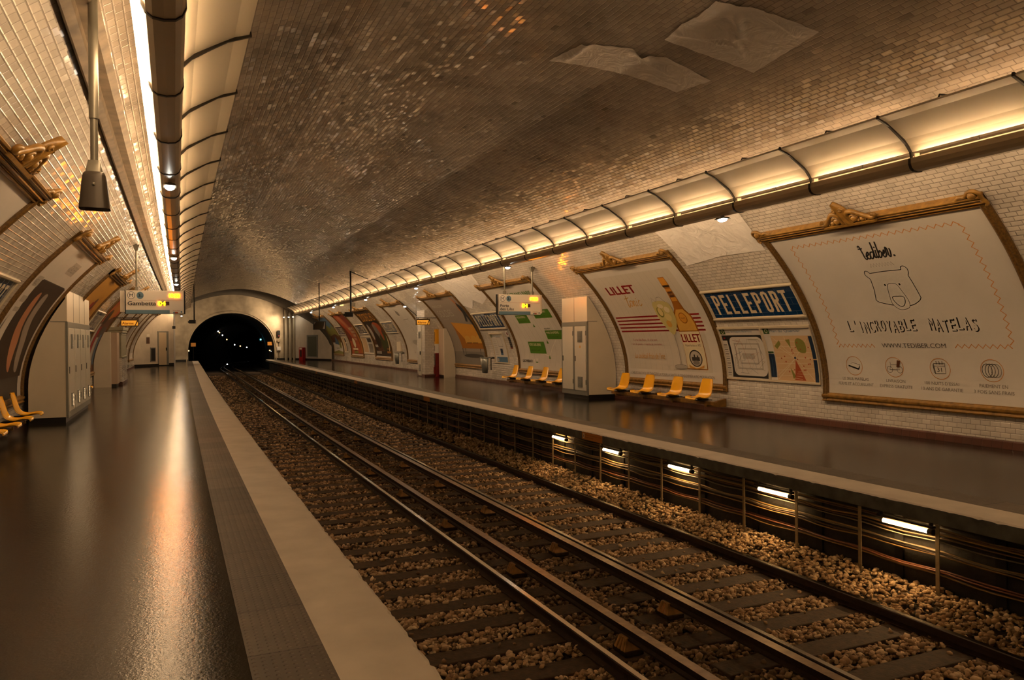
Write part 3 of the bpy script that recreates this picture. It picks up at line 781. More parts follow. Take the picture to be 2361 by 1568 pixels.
def art_mattress(A):
    def zig(p, q, n, amp):
        L = []; dx, dy = q[0]-p[0], q[1]-p[1]; l = math.hypot(dx, dy); nx, ny = -dy/l, dx/l
        for i in range(2*n+1):
            t = i/(2*n); s_ = amp if i % 2 else -amp; L.append((p[0]+dx*t+nx*s_, p[1]+dy*t+ny*s_))
        return L
    A.stroke(zig((.47, 3.02), (3.52, 3.02), 24, .032), .016, P_OR)
    A.stroke(zig((3.53, 2.99), (3.53, 1.04), 15, .032), .016, P_OR, False); A.stroke(zig((.46, 2.99), (.46, 1.04), 15, .032), .016, P_OR, False)
    A.stroke(zig((.47, 1.02), (1.22, 1.02), 8, .03), .016, P_OR, False); A.stroke(zig((2.66, 1.02), (3.52, 1.02), 8, .03), .016, P_OR, False)
    x0, y0, w, h = 1.69, 2.60, .56, .31
    def ink(pts, wd=.026):
        A.stroke([(x0+(a+.12*b)*w, y0+b*h) for a, b in smoothp(pts, 6)], wd, M_INK, False)
    A.layer += 1
    ink([(.0, .78), (.05, .84), (.09, .45), (.12, .08), (.17, .0), (.22, .15)]); ink([(-.01, .68), (.07, .66), (.13, .70)])
    ink([(.17, .12), (.22, .35), (.27, .42), (.27, .28), (.20, .18), (.22, .04), (.28, .02), (.33, .2)])
    ink([(.42, .40), (.35, .38), (.31, .15), (.35, .0), (.42, .15), (.45, .5), (.45, 1.0), (.46, .4), (.46, .05), (.52, .1)])
    ink([(.53, .5), (.52, .15), (.54, .02), (.58, .12)]); A.ell(x0+.605*w, y0+.66*h, .016, .016, M_INK, False, 10)
    ink([(.60, 1.0), (.595, .4), (.60, .04), (.66, .06), (.70, .28), (.66, .42), (.61, .3)])
    ink([(.68, .12), (.75, .3), (.79, .44), (.79, .28), (.73, .18), (.75, .03), (.80, .05), (.84, .2)])
    ink([(.84, .1), (.85, .5), (.87, .58), (.90, .45), (.90, .1), (.95, .02), (.98, .3), (.97, .5)])
    A.ell(x0+1.07*w, y0+.05*h, .02, .02, M_INK, False, 10)
    A.stroke(zig((1.77, 2.475), (2.19, 2.475), 8, .035), .006, P_DGREY)
    # bear head outline
    A.stroke(smoothp([(1.69, 2.33), (1.66, 2.375), (1.62, 2.385), (1.59, 2.35), (1.59, 2.30), (1.625, 2.25), (1.64, 2.22)], 4)+[(1.61, 2.02), (1.56, 1.84)]+smoothp([(1.56, 1.84), (1.60, 1.80), (1.72, 1.76), (1.85, 1.73)], 3), .013, M_INK)
    A.stroke([(1.68, 2.335), (1.95, 2.35), (2.26, 2.35)]+smoothp([(2.26, 2.35), (2.28, 2.40), (2.33, 2.41), (2.37, 2.36), (2.36, 2.29), (2.33, 2.24)], 4)+[(2.345, 2.1), (2.37, 1.84)]+smoothp([(2.37, 1.84), (2.33, 1.79), (2.22, 1.73), (2.13, 1.71)], 3), .013, M_INK, False)
    A.stroke(smoothp([(1.83, 1.80), (1.85, 1.95), (1.88, 2.07), (1.92, 2.115), (2.0, 2.12), (2.06, 2.09), (2.10, 1.96), (2.14, 1.80), (2.12, 1.69), (2.03, 1.65), (1.93, 1.65), (1.85, 1.72)], 3, True), .008, M_INK, False)
    A.stroke(smoothp([(1.89, 1.88), (1.98, 1.885), (2.07, 1.875), (2.085, 1.82), (2.05, 1.74), (1.99, 1.70), (1.93, 1.73), (1.88, 1.82)], 3, True), .012, M_INK, False)
    A.ell(1.85, 2.10, .016, .02, M_INK, False, 12); A.ell(2.11, 2.095, .016, .02, M_INK, False, 12)
    # headline with drop shadow letters
    hd = [("L'INCROYABLE", .79, 1.33), ('MATELAS', 2.33, .80)]
    for t, x, w in hd:
        n = len(t); k = w/n
        for i, ch in enumerate(t):
            dy = .018*math.sin(i*1.3+x); hh = .21 if ch != "'" else .08; oy = 0 if ch != "'" else .13; ww = k*.78 if ch not in "I'" else k*.25; xx = x+k*i+(k*.25 if ch in "I'" else 0)
            A.parts.append((A.layer+1, A._m(M_INK), *_txt(ch, xx+.014, 1.27+dy+oy-.014, ww, hh, .03)))
            A.parts.append((A.layer+2, A._m(M_PAPER), *_txt(ch, xx+ww*.02, 1.27+dy+oy, ww*.93, hh, 0)))
    A.layer += 3
    A.text('WWW.TEDIBER.COM', 1.37, .99, 1.15, .075, P_DGREY)
    for i, (x, l1, l2, w1, w2) in enumerate(((.72, 'LE SEUL MATELAS', 'FERME ET ACCUEILLANT', .55, .74), (1.53, 'LIVRAISON', 'EXPRESS GRATUITE', .36, .62), (2.35, "100 NUITS D'ESSAI", '10 ANS DE GARANTIE', .58, .70), (3.17, 'PAIEMENT EN', '3 FOIS SANS FRAIS', .42, .60))):
        A.stroke([(x+.17*math.cos(a*.2094), .66+.165*math.sin(a*.2094)) for a in range(30)], .009, P_OR, i == 0, True)
        A.text(l1, x-w1/2, .405, w1, .05, P_GREY, 0, False); A.text(l2, x-w2/2, .315, w2, .05, P_GREY, 0, False)
    A.poly([(.60, .67), (.70, .72), (.85, .68), (.82, .60), (.80, .59), (.60, .65)], M_INK); A.poly([(.605, .675), (.70, .715), (.845, .675), (.80, .62)], M_PAPER)
    for dx in (-.09, .10): A.stroke([(1.53+dx+.052*math.cos(a*.42), .62+.055*math.sin(a*.42)) for a in range(15)], .006, P_DGREY, False, True)
    A.stroke([(1.44, .62), (1.60, .62), (1.63, .62), (1.58, .70), (1.47, .70), (1.44, .62)], .006, P_DGREY, False); A.stroke([(1.47, .70), (1.46, .75)], .006, P_DGREY, False); A.poly([(1.57, .66), (1.63, .66), (1.66, .77), (1.60, .78)], P_BRN, False)
    A.stroke([(2.27, .58), (2.25, .74), (2.44, .75), (2.44, .59), (2.27, .58), (2.25, .60), (2.24, .73)], .010, P_DGREY); A.stroke([(2.25, .70), (2.44, .705)], .006, P_DGREY, False); A.text('31', 2.30, .61, .08, .07, P_DGREY, 0, False)
    for d in (.05, .10, .15): A.stroke([(2.25+d, .73), (2.25+d, .78)], .01, P_DGREY, False)
    for k in range(4): A.stroke([(3.10+.045*k+.075*math.cos(a*.2094), .66+.10*math.sin(a*.2094)) for a in range(30)], .009 if k < 3 else .006, P_DGREY, False, True)
def _txt(ch, x, y, w, h, bold):
    vs, fs = font_poly(ch, bold); xs = [v[0] for v in vs]; ys = [v[1] for v in vs]; a, b, c, d = min(xs), max(xs), min(ys), max(ys)
    return [(x+(v[0]-a)/(b-a)*w, y+(v[1]-c)/(d-c)*h) for v in vs], fs

M_GLASSY = C('pale_drink_print', 190, 180, 120)
def art_bottle(A):
    A.rect(.22, .38, 3.36, 2.62, C('plank_print', 196, 190, 180))
    for i in range(1, 14): A.stroke([(.22+.24*i, .38), (.22+.24*i, 3.0)], .006, P_LGREY, i == 1)
    for i in range(5): A.rect(.22, 1.74-.097*i, 3.44, .042, P_RED, i == 0)
    A.text('LILLET', .57, 2.43, 1.25, .25, P_RED, .04)
    # tonic, handwritten
    A.layer += 1
    def sc(pts, w=.022): A.stroke([(1.10+a*.62+.08*b, 2.05+b*.34) for a, b in smoothp(pts, 5)], w, P_GOLD, False)
    sc([(.08, 1.0), (.04, .5), (.02, .1), (.08, .0), (.16, .2)], .028); sc([(-.08, .70), (.08, .74), (.24, .80)])
    sc([(.30, .5), (.22, .45), (.20, .15), (.27, .05), (.36, .2), (.36, .45), (.28, .52)]); sc([(.42, .5), (.43, .05), (.46, .4), (.53, .5), (.56, .35), (.56, .05), (.62, .1)]); sc([(.68, .5), (.67, .1), (.72, .05)]); sc([(.95, .42), (.88, .5), (.80, .35), (.81, .1), (.90, .05), (1.0, .2)])
    A.ell(1.10+.69*.62+.06, 2.05+.66*.34, .016, .02, P_GOLD, False, 10)
    # bottle
    b = [(2.97, 2.78), (3.20, 2.78), (3.20, 2.52), (3.175, 2.48), (3.19, 2.10), (3.23, 1.90), (3.36, 1.74), (3.41, 1.55), (3.42, .44), (2.66, .44), (2.67, 1.55), (2.72, 1.76), (2.87, 1.92), (2.93, 2.12), (2.965, 2.48), (2.94, 2.52)]
    A.poly(b, P_OCHD)
    A.poly([(2.72, 1.36), (2.72, 1.56), (2.77, 1.74), (2.92, 1.90), (3.17, 1.90), (3.32, 1.72), (3.36, 1.54), (3.36, 1.36)], P_AMB)
    A.rect(2.95, 2.50, .24, .05, P_DBRN); A.rect(2.97, 2.56, .22, .20, P_OCH); A.rect(2.97, 2.12, .20, .34, P_OCH); A.rect(2.98, 2.22, .18, .16, P_BRN); A.text('LILLET', 2.99, 2.28, .16, .05, P_GOLD, .02)
    A.ell(3.04, 1.68, .14, .14, P_OCHD); A.ell(3.04, 1.68, .115, .115, P_OCH); A.text('LILLET', 2.96, 1.66, .16, .04, P_BRN)
    A.rect(2.68, .46, .72, .88, P_CREAM); A.text('LILLET', 2.70, 1.08, .68, .20, P_RED, .035); A.text('Maison fondee en 1872', 2.76, .98, .56, .05, P_GREY)
    A.ell(3.04, .70, .235, .20, P_DGREY); A.ell(3.04, .70, .20, .17, P_LGREY); A.rect(2.90, .64, .28, .09, P_DGREY); A.rect(2.98, .70, .05, .09, P_DGREY, False); A.rect(3.09, .70, .05, .07, P_DGREY, False); A.ell(3.04, .60, .12, .05, P_GREY)
    A.poly([(2.76, .55), (2.90, .50), (3.04, .47), (3.18, .50), (3.32, .55), (3.30, .48), (3.04, .445), (2.78, .48)], P_GOLD)
    # glass
    g = [(2.20, 2.14), (2.74, 2.12), (2.80, 1.85), (2.74, 1.58), (2.60, 1.38), (2.46, 1.27), (2.32, 1.38), (2.16, 1.62), (2.11, 1.88)]
    A.poly(smoothp(g, 4, True)[:-1], M_GLASSY)
    for (x, y, r1, r2, m_) in ((2.30, 1.86, .12, .14, P_OLIVE), (2.31, 1.87, .085, .11, P_PALE), (2.52, 1.72, .12, .10, P_PALE), (2.60, 1.92, .10, .08, P_CREAM), (2.44, 1.55, .10, .09, P_AMB), (2.42, 2.02, .11, .06, P_CREAM)): A.ell(x, y, r1, r2, m_)
    A.stroke([(2.20, 2.14), (2.25, 2.27), (2.35, 2.14), (2.46, 2.26), (2.58, 2.27), (2.70, 2.13)], .012, P_GREY)
    A.poly([(2.44, 1.28), (2.48, 1.28), (2.475, .62), (2.52, .50), (2.40, .50), (2.445, .62)], P_LGREY); A.ell(2.46, .49, .25, .05, P_LGREY); A.stroke([(2.46+.25*math.cos(a*.25), .49+.05*math.sin(a*.25)) for a in range(25)], .009, P_GREY, True, True)
    A.text('5 cl de Lillet Blanc - 10 cl de tonic', .66, 1.12, 1.05, .055, P_RED); A.text('1 brin de guepry - 1 tranche de concombre', .52, 1.0, 1.34, .055, P_RED, 0, False)
    A.text('Le cocktail frais de l\'ete', .54, .66, 1.32, .15, P_GOLD, 0, True, .25)
    A.text("L'ABUS D'ALCOOL EST DANGEREUX POUR LA SANTE. A CONSOMMER AVEC MODERATION", .30, .245, 3.36, .07, P_GREY)

def art_green(A):
    A.layer += 1
    for i in range(9):
        x = .4+.4*i; A.stroke(smoothp([(x, .3), (x+.2, 1.0), (x-.1, 1.9), (x+.25, 2.9)], 5), .008, P_LGREY, False)
    A.stroke(smoothp([(1.9, .8), (2.4, .62), (2.8, .9), (3.3, 1.3), (3.2, 2.0), (2.2, 2.4)], 5), .02, M_WHITE, False)
    A.text('LE GRAND PARIS', 1.5, 2.78, 1.85, .15, P_GRN, .03)
    for x, y, w, h, t in ((1.0, 1.75, .93, .31, 'PARIS BEAUGRENELLE'), (2.46, 1.90, 1.2, .31, 'PARIS 19E ROSA PARKS'), (2.66, 1.17, 1.2, .30, 'PARIS DAUMESNIL'), (1.07, .69, 1.22, .40, 'VITRY-SUR-SEINE')):
        A.rect(x, y, w, h, P_GRN); A.text(t, x+.06, y+h*.62, w*.72, h*.24, P_CREAM, .02); A.text('Ouvert du lundi au samedi', x+.06, y+h*.2, w*.6, h*.16, P_DGRN)
    A.text('NOUVEAU', 2.70, 1.50, .42, .06, P_DGREY, .02)
    for x, y in ((2.0, 1.60), (2.50, 1.03), (2.42, .53)): A.poly([(x, y), (x+.14, y), (x+.06, y+.12)], P_GRN)
    A.text('LEROYMERLIN.FR', .36, .38, .80, .09, P_DGREY, .02); A.rect(1.27, .38, .09, .12, M_WHITE); A.rect(1.42, .38, .16, .14, M_WHITE, False); A.rect(1.42, .38, .16, .03, P_GRN)
def art_sofa(A):
    A.rect(.10, .12, FW-.2, ST-.24, P_WARMG); A.rect(.10, .12, FW-.2, .55, P_GREY)
    A.text('MADE.COM', .46, 2.74, 1.2, .13, P_LGREY, .03); A.text('SOLDES', .55, 2.25, 1.75, .34, P_LGREY, -.005); A.text("Jusqu'a -50%", .7, 2.1, .7, .07, P_LGREY)
    A.ell(2.6, .50, 1.1, .08, P_DGREY)
    A.poly([(1.30, 1.98), (3.92, 1.80), (3.92, .95), (1.55, .95), (1.45, 1.4)], P_OCH); A.poly([(1.30, 1.98), (1.55, 1.6), (2.05, 1.2), (1.98, .80), (1.42, .80), (1.38, 1.2)], P_OCHD)
    A.poly([(1.42, .80), (3.92, .80), (3.92, 1.02), (1.98, 1.02)], P_OCHD)
    for x in (2.45, 3.15, 3.75): A.poly(smoothp([(x-.36, 1.05), (x-.36, 1.22), (x-.2, 1.34), (x+.12, 1.33), (x+.26 if x < 3.7 else x+.17, 1.2), (x+.24 if x < 3.7 else x+.17, 1.05)], 4, True)[:-1], P_AMB)
    for x in (2.45, 3.15): A.stroke([(x-.3, 1.035), (x+.28, 1.035)], .025, P_BRN)
    for x, y in ((1.42, .50), (1.75, .54), (3.45, .56)): A.poly([(x, .80), (x+.05, .80), (x+.04, y), (x+.02, y)], P_DBRN)
    A.poly(smoothp([(3.30, 3.18), (3.55, 3.0), (3.60, 2.72), (3.45, 2.42), (3.28, 2.5), (3.36, 2.8)], 4, True)[:-1], P_SKIN)
    A.poly(smoothp([(3.5, 2.85), (3.72, 2.75), (3.80, 2.5), (3.72, 2.2), (3.50, 2.25), (3.42, 2.6)], 4, True)[:-1], M_INK)
    A.poly([(3.45, 2.35), (3.60, 2.25), (3.35, 1.95), (3.18, 1.98)], M_INK); A.poly([(3.55, 2.35), (3.76, 2.25), (3.92, 1.8), (3.90, 1.2), (3.78, 1.2), (3.72, 1.75)], M_INK)
def art_sketch(A):
    A.layer += 1
    for i in range(12): A.stroke(smoothp([(.6+.22*i, .3), (.7+.22*i, 1.4), (.5+.24*i, 2.9)], 4), .005, P_LGREY, False)
    A.ell(1.75, 2.72, .22, .16, P_GREY); A.stroke([(1.6, 2.98), (1.85, 2.62)], .04, P_GREY); A.stroke([(1.8, 2.95), (1.7, 2.6)], .03, P_GREY, False)
    A.stroke(smoothp([(2.0, 2.2), (2.2, 1.6), (2.7, 1.2), (3.2, 1.35), (3.1, 1.9), (2.6, 2.3)], 5, True), .014, P_LGREY); A.stroke(smoothp([(2.4, 1.9), (2.6, 1.8), (2.5, 1.6), (2.8, 1.4)], 4), .016, P_GREY)
    A.stroke([(1.9, 2.3), (2.9, 2.35)], .02, P_GREY); A.ell(2.0, 1.05, .5, .13, P_LGREY); A.ell(2.9, 1.1, .6, .12, P_LGREY, False); A.stroke([(1.4, .62), (1.5, .5), (1.6, .52)], .02, P_GREY)
    for k in range(5): A.stroke([(1.3+.3*k, 1.0), (1.5+.3*k, 1.18)], .012, P_GREY, False)
def art_dark(A):
    A.rect(.10, .22, FW-.2, ST-.36, P_DBRN)
    A.poly([(.1, 1.4), (1.2, 2.1), (2.6, 2.35), (3.95, 2.2), (3.95, 1.2), (2.4, .5), (1.0, .5), (.1, .8)], P_BRN)
    for x, y, a, b, m_ in ((2.6, 2.0, .9, .35, P_RUST), (2.1, 1.75, .45, .5, P_GREY), (3.2, 1.2, .6, .45, C('moss_print', 58, 64, 24)), (2.5, 1.0, .5, .5, C('moss_print', 58, 64, 24)), (1.4, 1.2, .6, .5, P_DBRN), (2.9, 1.6, .25, .45, P_RUST)): A.ell(x, y, a, b, m_)
    A.rect(.10, 2.38, FW-.2, .80, P_DBRN)
    A.text('ZOORECHO', .35, 2.45, 3.3, .58, P_OCH, .0)
    A.ell(.62, 1.72, .30, .52, P_LGREY); A.text('AVANT', .42, 1.9, .4, .07, P_GREY); A.text('PREMIERE', .42, 1.6, .4, .07, P_GREY, 0, False)
    A.poly([(3.45, .45), (3.72, 1.5), (3.84, 1.3), (3.62, .6)], P_CREAM); A.rect(.35, .35, 1.2, .16, P_LGREY); A.text('MUSEUM', .4, .37, 1.0, .12, P_DGREY); A.rect(2.95, .40, .85, .12, P_OCHD); A.text('OUVERT', 3.0, .60, .7, .1, P_OCH); A.rect(.25, .75, .7, .14, P_LGREY)
def art_red(A):
    A.rect(.10, .22, FW-.2, ST-.36, C('brick_print', 112, 44, 30)); A.poly([(.1, 3.2), (1.9, 3.2), (2.9, 1.6), (3.2, .3), (2.1, .25), (1.6, 1.2), (.1, 2.6)], P_RUST)
    A.poly([(.8, 3.1), (1.6, 3.1), (2.4, 1.9), (2.3, 1.5), (1.5, 2.2)], P_SKIN); A.rect(.10, .22, 1.1, .9, P_RUST); A.poly([(3.2, .3), (3.95, .3), (3.95, 2.6), (3.4, 2.1)], P_OCHD)
    for i, (x, w) in enumerate(((1.8, 1.9), (2.1, 1.5), (2.1, 1.2), (2.0, .9))): A.text(('ANTHO', 'DURITE', 'CONCERT', 'TOUR')[i], x, 1.95-.26*i, w*.8, .18, P_CREAM, .02)
    A.ell(1.5, 1.0, .42, .34, P_CREAM); A.rect(.7, .5, 1.6, .12, P_CREAM); A.rect(1.0, .28, 1.3, .16, P_OLIVE)
def art_landscape(A):
    A.rect(.10, 1.0, FW-.2, ST-1.12, P_BLU); A.poly([(.1, 1.0), (3.95, 1.0), (3.95, 1.9), (3.0, 2.5), (2.2, 2.1), (1.2, 2.7), (.1, 2.0)], P_OLIVE); A.poly([(.1, 1.0), (3.95, 1.0), (3.95, 1.4), (2.5, 1.7), (.1, 1.5)], P_BRN)
    A.poly([(1.0, .9), (2.0, 1.5), (3.0, .8)], P_BLU); A.ell(3.0, .9, .4, .35, P_OLIVE); A.text('VACANCES', 1.2, .5, 1.3, .12, P_GREY); A.poly([(.1, .12), (3.95, .12), (3.95, .3), (2, .42), (.1, .28)], P_OLIVE)
def art_legs(A):
    A.rect(1.05, .12, 2.55, 2.35, P_DGREY); A.rect(.95, .55, 2.8, 1.9, P_DBRN)
    A.poly(smoothp([(1.6, 2.1), (1.9, 2.2), (2.15, 1.6), (2.5, 1.2), (2.55, .7), (2.3, .75), (1.95, 1.15), (1.65, 1.6)], 5, True)[:-1], P_SKIN)
    A.poly(smoothp([(2.2, 2.15), (2.6, 2.2), (2.75, 1.7), (3.2, 1.2), (3.3, .7), (3.0, .7), (2.7, 1.2), (2.3, 1.6)], 5, True)[:-1], P_WARMG)
    A.rect(2.25, 2.72, .85, .28, P_LGREY); A.text('GALERIE', 2.3, 2.78, .75, .16, P_GREY); A.rect(.55, 2.30, .42, .2, P_LGREY); A.rect(.55, 1.98, .42, .12, P_LGREY, False); A.rect(.55, 1.80, .42, .08, P_LGREY, False)
    A.poly([(.2, .9), (.45, 1.3), (.55, 1.75), (.40, 1.4), (.2, 1.1)], P_DGREY)
    A.text('NEZ', .5, 2.33, .3, .1, P_GREY)
def art_yellow(A):
    A.rect(.10, .12, FW-.2, ST-.24, C('mustard_print', 178, 130, 50)); A.text('LE GRAND BAZAR', .6, 2.2, 2.6, .12, P_RUST, .02, True, 0, .0)
    for x, y, a, b in ((.7, 2.1, .3, .22), (1.7, 1.8, .4, .15), (2.6, 2.4, .25, .2), (.9, 1.4, .3, .15)): A.ell(x, y, a, b, P_BRN)
    A.rect(1.2, 1.9, .35, .16, P_RED); A.rect(2.1, 2.3, .35, .16, P_RED, False); A.stroke([(.8, 1.5), (3.2, 2.7)], .03, P_RUST); A.rect(.1, .35, FW-.2, .3, P_DBRN)
def art_collage(A):
    A.rect(.10, .12, FW-.2, ST-.24, P_BRN); A.poly([(.1, 3.2), (3.95, 3.2), (3.95, 2.3), (.1, 1.9)], P_RUST); A.ell(2.2, 2.5, 1.0, .4, P_OCHD); A.ell(1.5, 2.2, .6, .3, P_DBRN)
    for x, y, w, h, m_ in ((.6, 1.0, .5, .9, P_LGREY), (1.2, .6, .6, 1.2, P_RED), (1.9, .5, .7, .9, P_LGREY), (2.8, .4, .5, 1.3, P_BLU), (1.2, .3, 1.4, .25, P_CREAM), (2.2, 1.5, 1.1, .3, P_DGREY), (.3, .2, .5, .6, P_BLU)): A.rect(x, y, w, h, m_)
def art_plain(A): A.rect(.4, .5, FW-.8, 2.2, P_LGREY); A.rect(.8, 1.0, 2.2, 1.2, P_WARMG)
def art_corner(A): A.rect(.10, .12, FW-.2, ST-.24, M_PAPER); A.ell(2.0, 1.6, .8, .7, P_LGREY)

poster(1, 8.47, 'gold framed white mattress advert with a line drawn bear head, nearest on the right wall', art_mattress)
poster(1, 15.2, 'gold framed poster of a golden bottle, a stemmed glass and five red stripes', art_bottle)
poster(1, 22.15, 'gold framed pale poster with green boxes, partly behind the hanging train sign', art_green)
poster(1, 29.2, 'gold framed poster of an ochre sofa and a diving person dressed in black', art_sofa)
poster(1, 36.5, 'gold framed whitish poster with a faint pencil sketch, left of the tiled pillar', art_sketch)
poster(1, 43.75, 'gold framed dark brown poster with tall gold letters along its top', art_dark)
poster(1, 51.1, 'gold framed red and brown concert poster, second from the end of the right wall', art_red)
poster(1, 58.0 if Y1 > 60.1 else 57.9, 'gold framed poster with a blue sky landscape, last on the right wall', art_landscape)
poster(-1, 8.45, 'gold framed poster at the left edge, only its corner and crest in view', art_corner)
poster(-1, 16.0, 'gold framed white poster with a dark photograph of pale legs behind the left seats', art_legs, FW)
poster(-1, 22.9, 'gold framed mustard yellow poster rising behind the left cabinet', art_yellow)
poster(-1, 29.95, 'gold framed collage poster in red and brown between left cabinet and pillar', art_collage)
poster(-1, 37.2, 'gold framed grey poster just beyond the left pillar', art_plain)
poster(-1, 44.4, 'gold framed grey poster second from the far end of the left wall', art_plain)
poster(-1, 51.9, 'gold framed grey poster last before the white end wall on the left', art_plain)

# ------------------------------------------------------------ station name plaques and wall maps
S_NB, S_NT = s_of_z(1.97), s_of_z(2.585)
def name_plaque(sg, yc, label, W=2.62):
    x0, z0 = wall(sg, S_NB, 0); H = S_NT-S_NB
    r = thing('station_name_plaque', label, 'station sign', x0, yc, z0, 'station name plaques')
    f = wall_map(sg, yc, W, S_NB, .004)
    mb = MB(); uv = []; nv = 7
    vs = [f(u, v, .012) for v in np.linspace(.06, H-.06, nv) for u in (.07, W-.07)]; mb.add(vs, [(2*i, 2*i+1, 2*i+3, 2*i+2) for i in range(nv-1)], 0, True)
    mb.build('panel', M_BLUE, r, uvs=[(u, v) for v in np.linspace(.06, H-.06, nv) for u in (.07, W-.07)])
    mb = MB()
    def bar(u0, u1, v0, v1):
        k = max(1, int((v1-v0)/.1)); vv = np.linspace(v0, v1, k+1)
        pr = [(0, 0), (.0, .03), (.3, .045), (.7, .045), (1, .02), (1, 0)]
        if u1-u0 > v1-v0:
            vs = [f(u, v0+(v1-v0)*a, b) for u in (u0, u1) for a, b in pr]; n = len(pr); m2 = 2
        else:
            vs = [f(u0+(u1-u0)*a, v, b) for v in vv for a, b in pr]; n = len(pr); m2 = k+1
        mb.add(vs, [(i*n+j, i*n+j+1, (i+1)*n+j+1, (i+1)*n+j) for i in range(m2-1) for j in range(n-1)]+[tuple(range(n)), tuple(range((m2-1)*n, m2*n))])
    bar(0, W, 0, .06); bar(0, W, H-.06, H); bar(0, .07, .06, H-.06); bar(W-.07, W, .06, H-.06)
    mb.build('border', C('cream_ceramic', 190, 178, 156, .25), r)
    A = Art(); block_word(A, 'PELLEPORT', .24, .135, W-.52, H-.27, C('cream_letter_glaze', 206, 192, 166, .25)); A.build('lettering', wall_map(sg, yc, W, S_NB, .018), r, CUTS)
    return r
def block_word(A, word, x, y, w, h, m):
    """condensed square capitals of even stroke"""
    t = h*.205; A.layer += 1
    n = len(word); gap = w*.032; cw = (w-gap*(n-1))/n
    def R(a, b, c, d): A.rect(a, b, c, d, m, False)
    def blk(px, hole=None): A.parts.append((A.layer, A._m(m), px, [tuple(range(len(px)))]))
    for i, ch in enumerate(word):
        X = x+i*(cw+gap); c = cw; q = t*.5; tt = min(t, c*.36)
        R_ = lambda a, b, cc_, d: R(X+a, y+b, cc_, d)
        if ch in 'PR':
            R_(0, 0, tt, h); blk([(X+tt, y+h), (X+c-q, y+h), (X+c, y+h-q), (X+c, y+h-tt), (X+tt, y+h-tt)])
            R_(c-tt, h*.45+tt, tt, h*.55-2*tt); blk([(X+tt, y+h*.45), (X+c-q, y+h*.45), (X+c, y+h*.45+q), (X+c, y+h*.45+tt), (X+tt, y+h*.45+tt)])
            if ch == 'R': blk([(X+tt*1.1, y+h*.45), (X+tt*2.1, y+h*.45), (X+c*1.02, y), (X+c*1.02-tt, y)])
        elif ch == 'E':
            R_(0, 0, tt, h); R_(tt, h-tt, c-tt*1.1, tt); R_(tt, 0, c-tt*1.1, tt); R_(tt, h*.5-tt/2, c-tt*1.5, tt)
        elif ch == 'L': R_(0, 0, tt, h); R_(tt, 0, c-tt*1.1, tt)
        elif ch == 'O':
            R_(0, q, tt, h-2*q); R_(c-tt, q, tt, h-2*q); blk([(X, y+q), (X+q, y), (X+c-q, y), (X+c, y+q), (X+c, y+tt), (X, y+tt)]); blk([(X, y+h-tt), (X+c, y+h-tt), (X+c, y+h-q), (X+c-q, y+h), (X+q, y+h), (X, y+h-q)])
        elif ch == 'T': R_(-.02*c, h-tt, c*1.04, tt); R_(c/2-tt/2, 0, tt, h-tt)
for i, (sg, yc, lb) in enumerate(((1, 11.83, 'blue PELLEPORT name plaque above the two framed maps'), (1, 25.7, 'blue PELLEPORT name plaque partly behind the hanging train sign'),
        (1, 40.3, 'blue PELLEPORT name plaque between pencil sketch poster and dark poster'), (1, 47.5, 'small blue PELLEPORT plaque between the dark poster and the red poster'), (1, 54.5, 'farthest blue PELLEPORT plaque, beside the landscape poster'),
        (-1, 12.15, 'blue name plaque cut off at the left edge of the view'), (-1, 26.6, 'dark blue name plaque between mustard poster and collage poster on the left'))):
    name_plaque(sg, yc, lb)
S_MB, S_MT = s_of_z(.73), s_of_z(1.83)
def wall_map_sheet(sg, yc, W, label, art, group='framed maps on the wall'):
    x0, z0 = wall(sg, S_MB, 0); H = S_MT-S_MB
    r = thing('wall_map', label, 'map', x0, yc, z0, group); f = wall_map(sg, yc, W, S_MB, .004)
    mb = MB()
    def bar(u0, u1, v0, v1):
        vv = np.linspace(v0, v1, max(2, int((v1-v0)/.12)+1)); 
        if u1-u0 > v1-v0: P = [[f(u, v, o) for v, o in ((v0, 0), (v0, .03), (v1, .03), (v1, 0))] for u in (u0, u1)]
        else: P = [[f(u, v, o) for u, o in ((u0, 0), (u0, .03), (u1, .03), (u1, 0))] for v in vv]
        mb.add(sum(P, []), [(4*i+j, 4*i+(j+1) % 4, 4*i+4+(j+1) % 4, 4*i+4+j) for i in range(len(P)-1) for j in range(4)]+[(0, 1, 2, 3), tuple(range(4*len(P)-4, 4*len(P)))])
    bar(0, W, 0, .04); bar(0, W, H-.045, H); bar(0, .02, .04, H-.045); bar(W-.02, W, .04, H-.045); mb.build('frame', C('cream_frame', 200, 188, 166, .3), r)
    A = Art(); A.rect(.02, .03, W-.04, H-.06, M_PAPER); art(A, W, H); A.build('map_sheet', f, r, CUTS, .0006); return r
def map_header(A, W, H, t):
    A.rect(.04, H-.17, .16, .12, P_DGRN); A.ell(.12, H-.11, .04, .045, P_CREAM); A.ell(.12, H-.11, .026, .03, P_DGRN); A.text(t, .22, H-.145, min(.8, W-.3), .06, P_BLU)
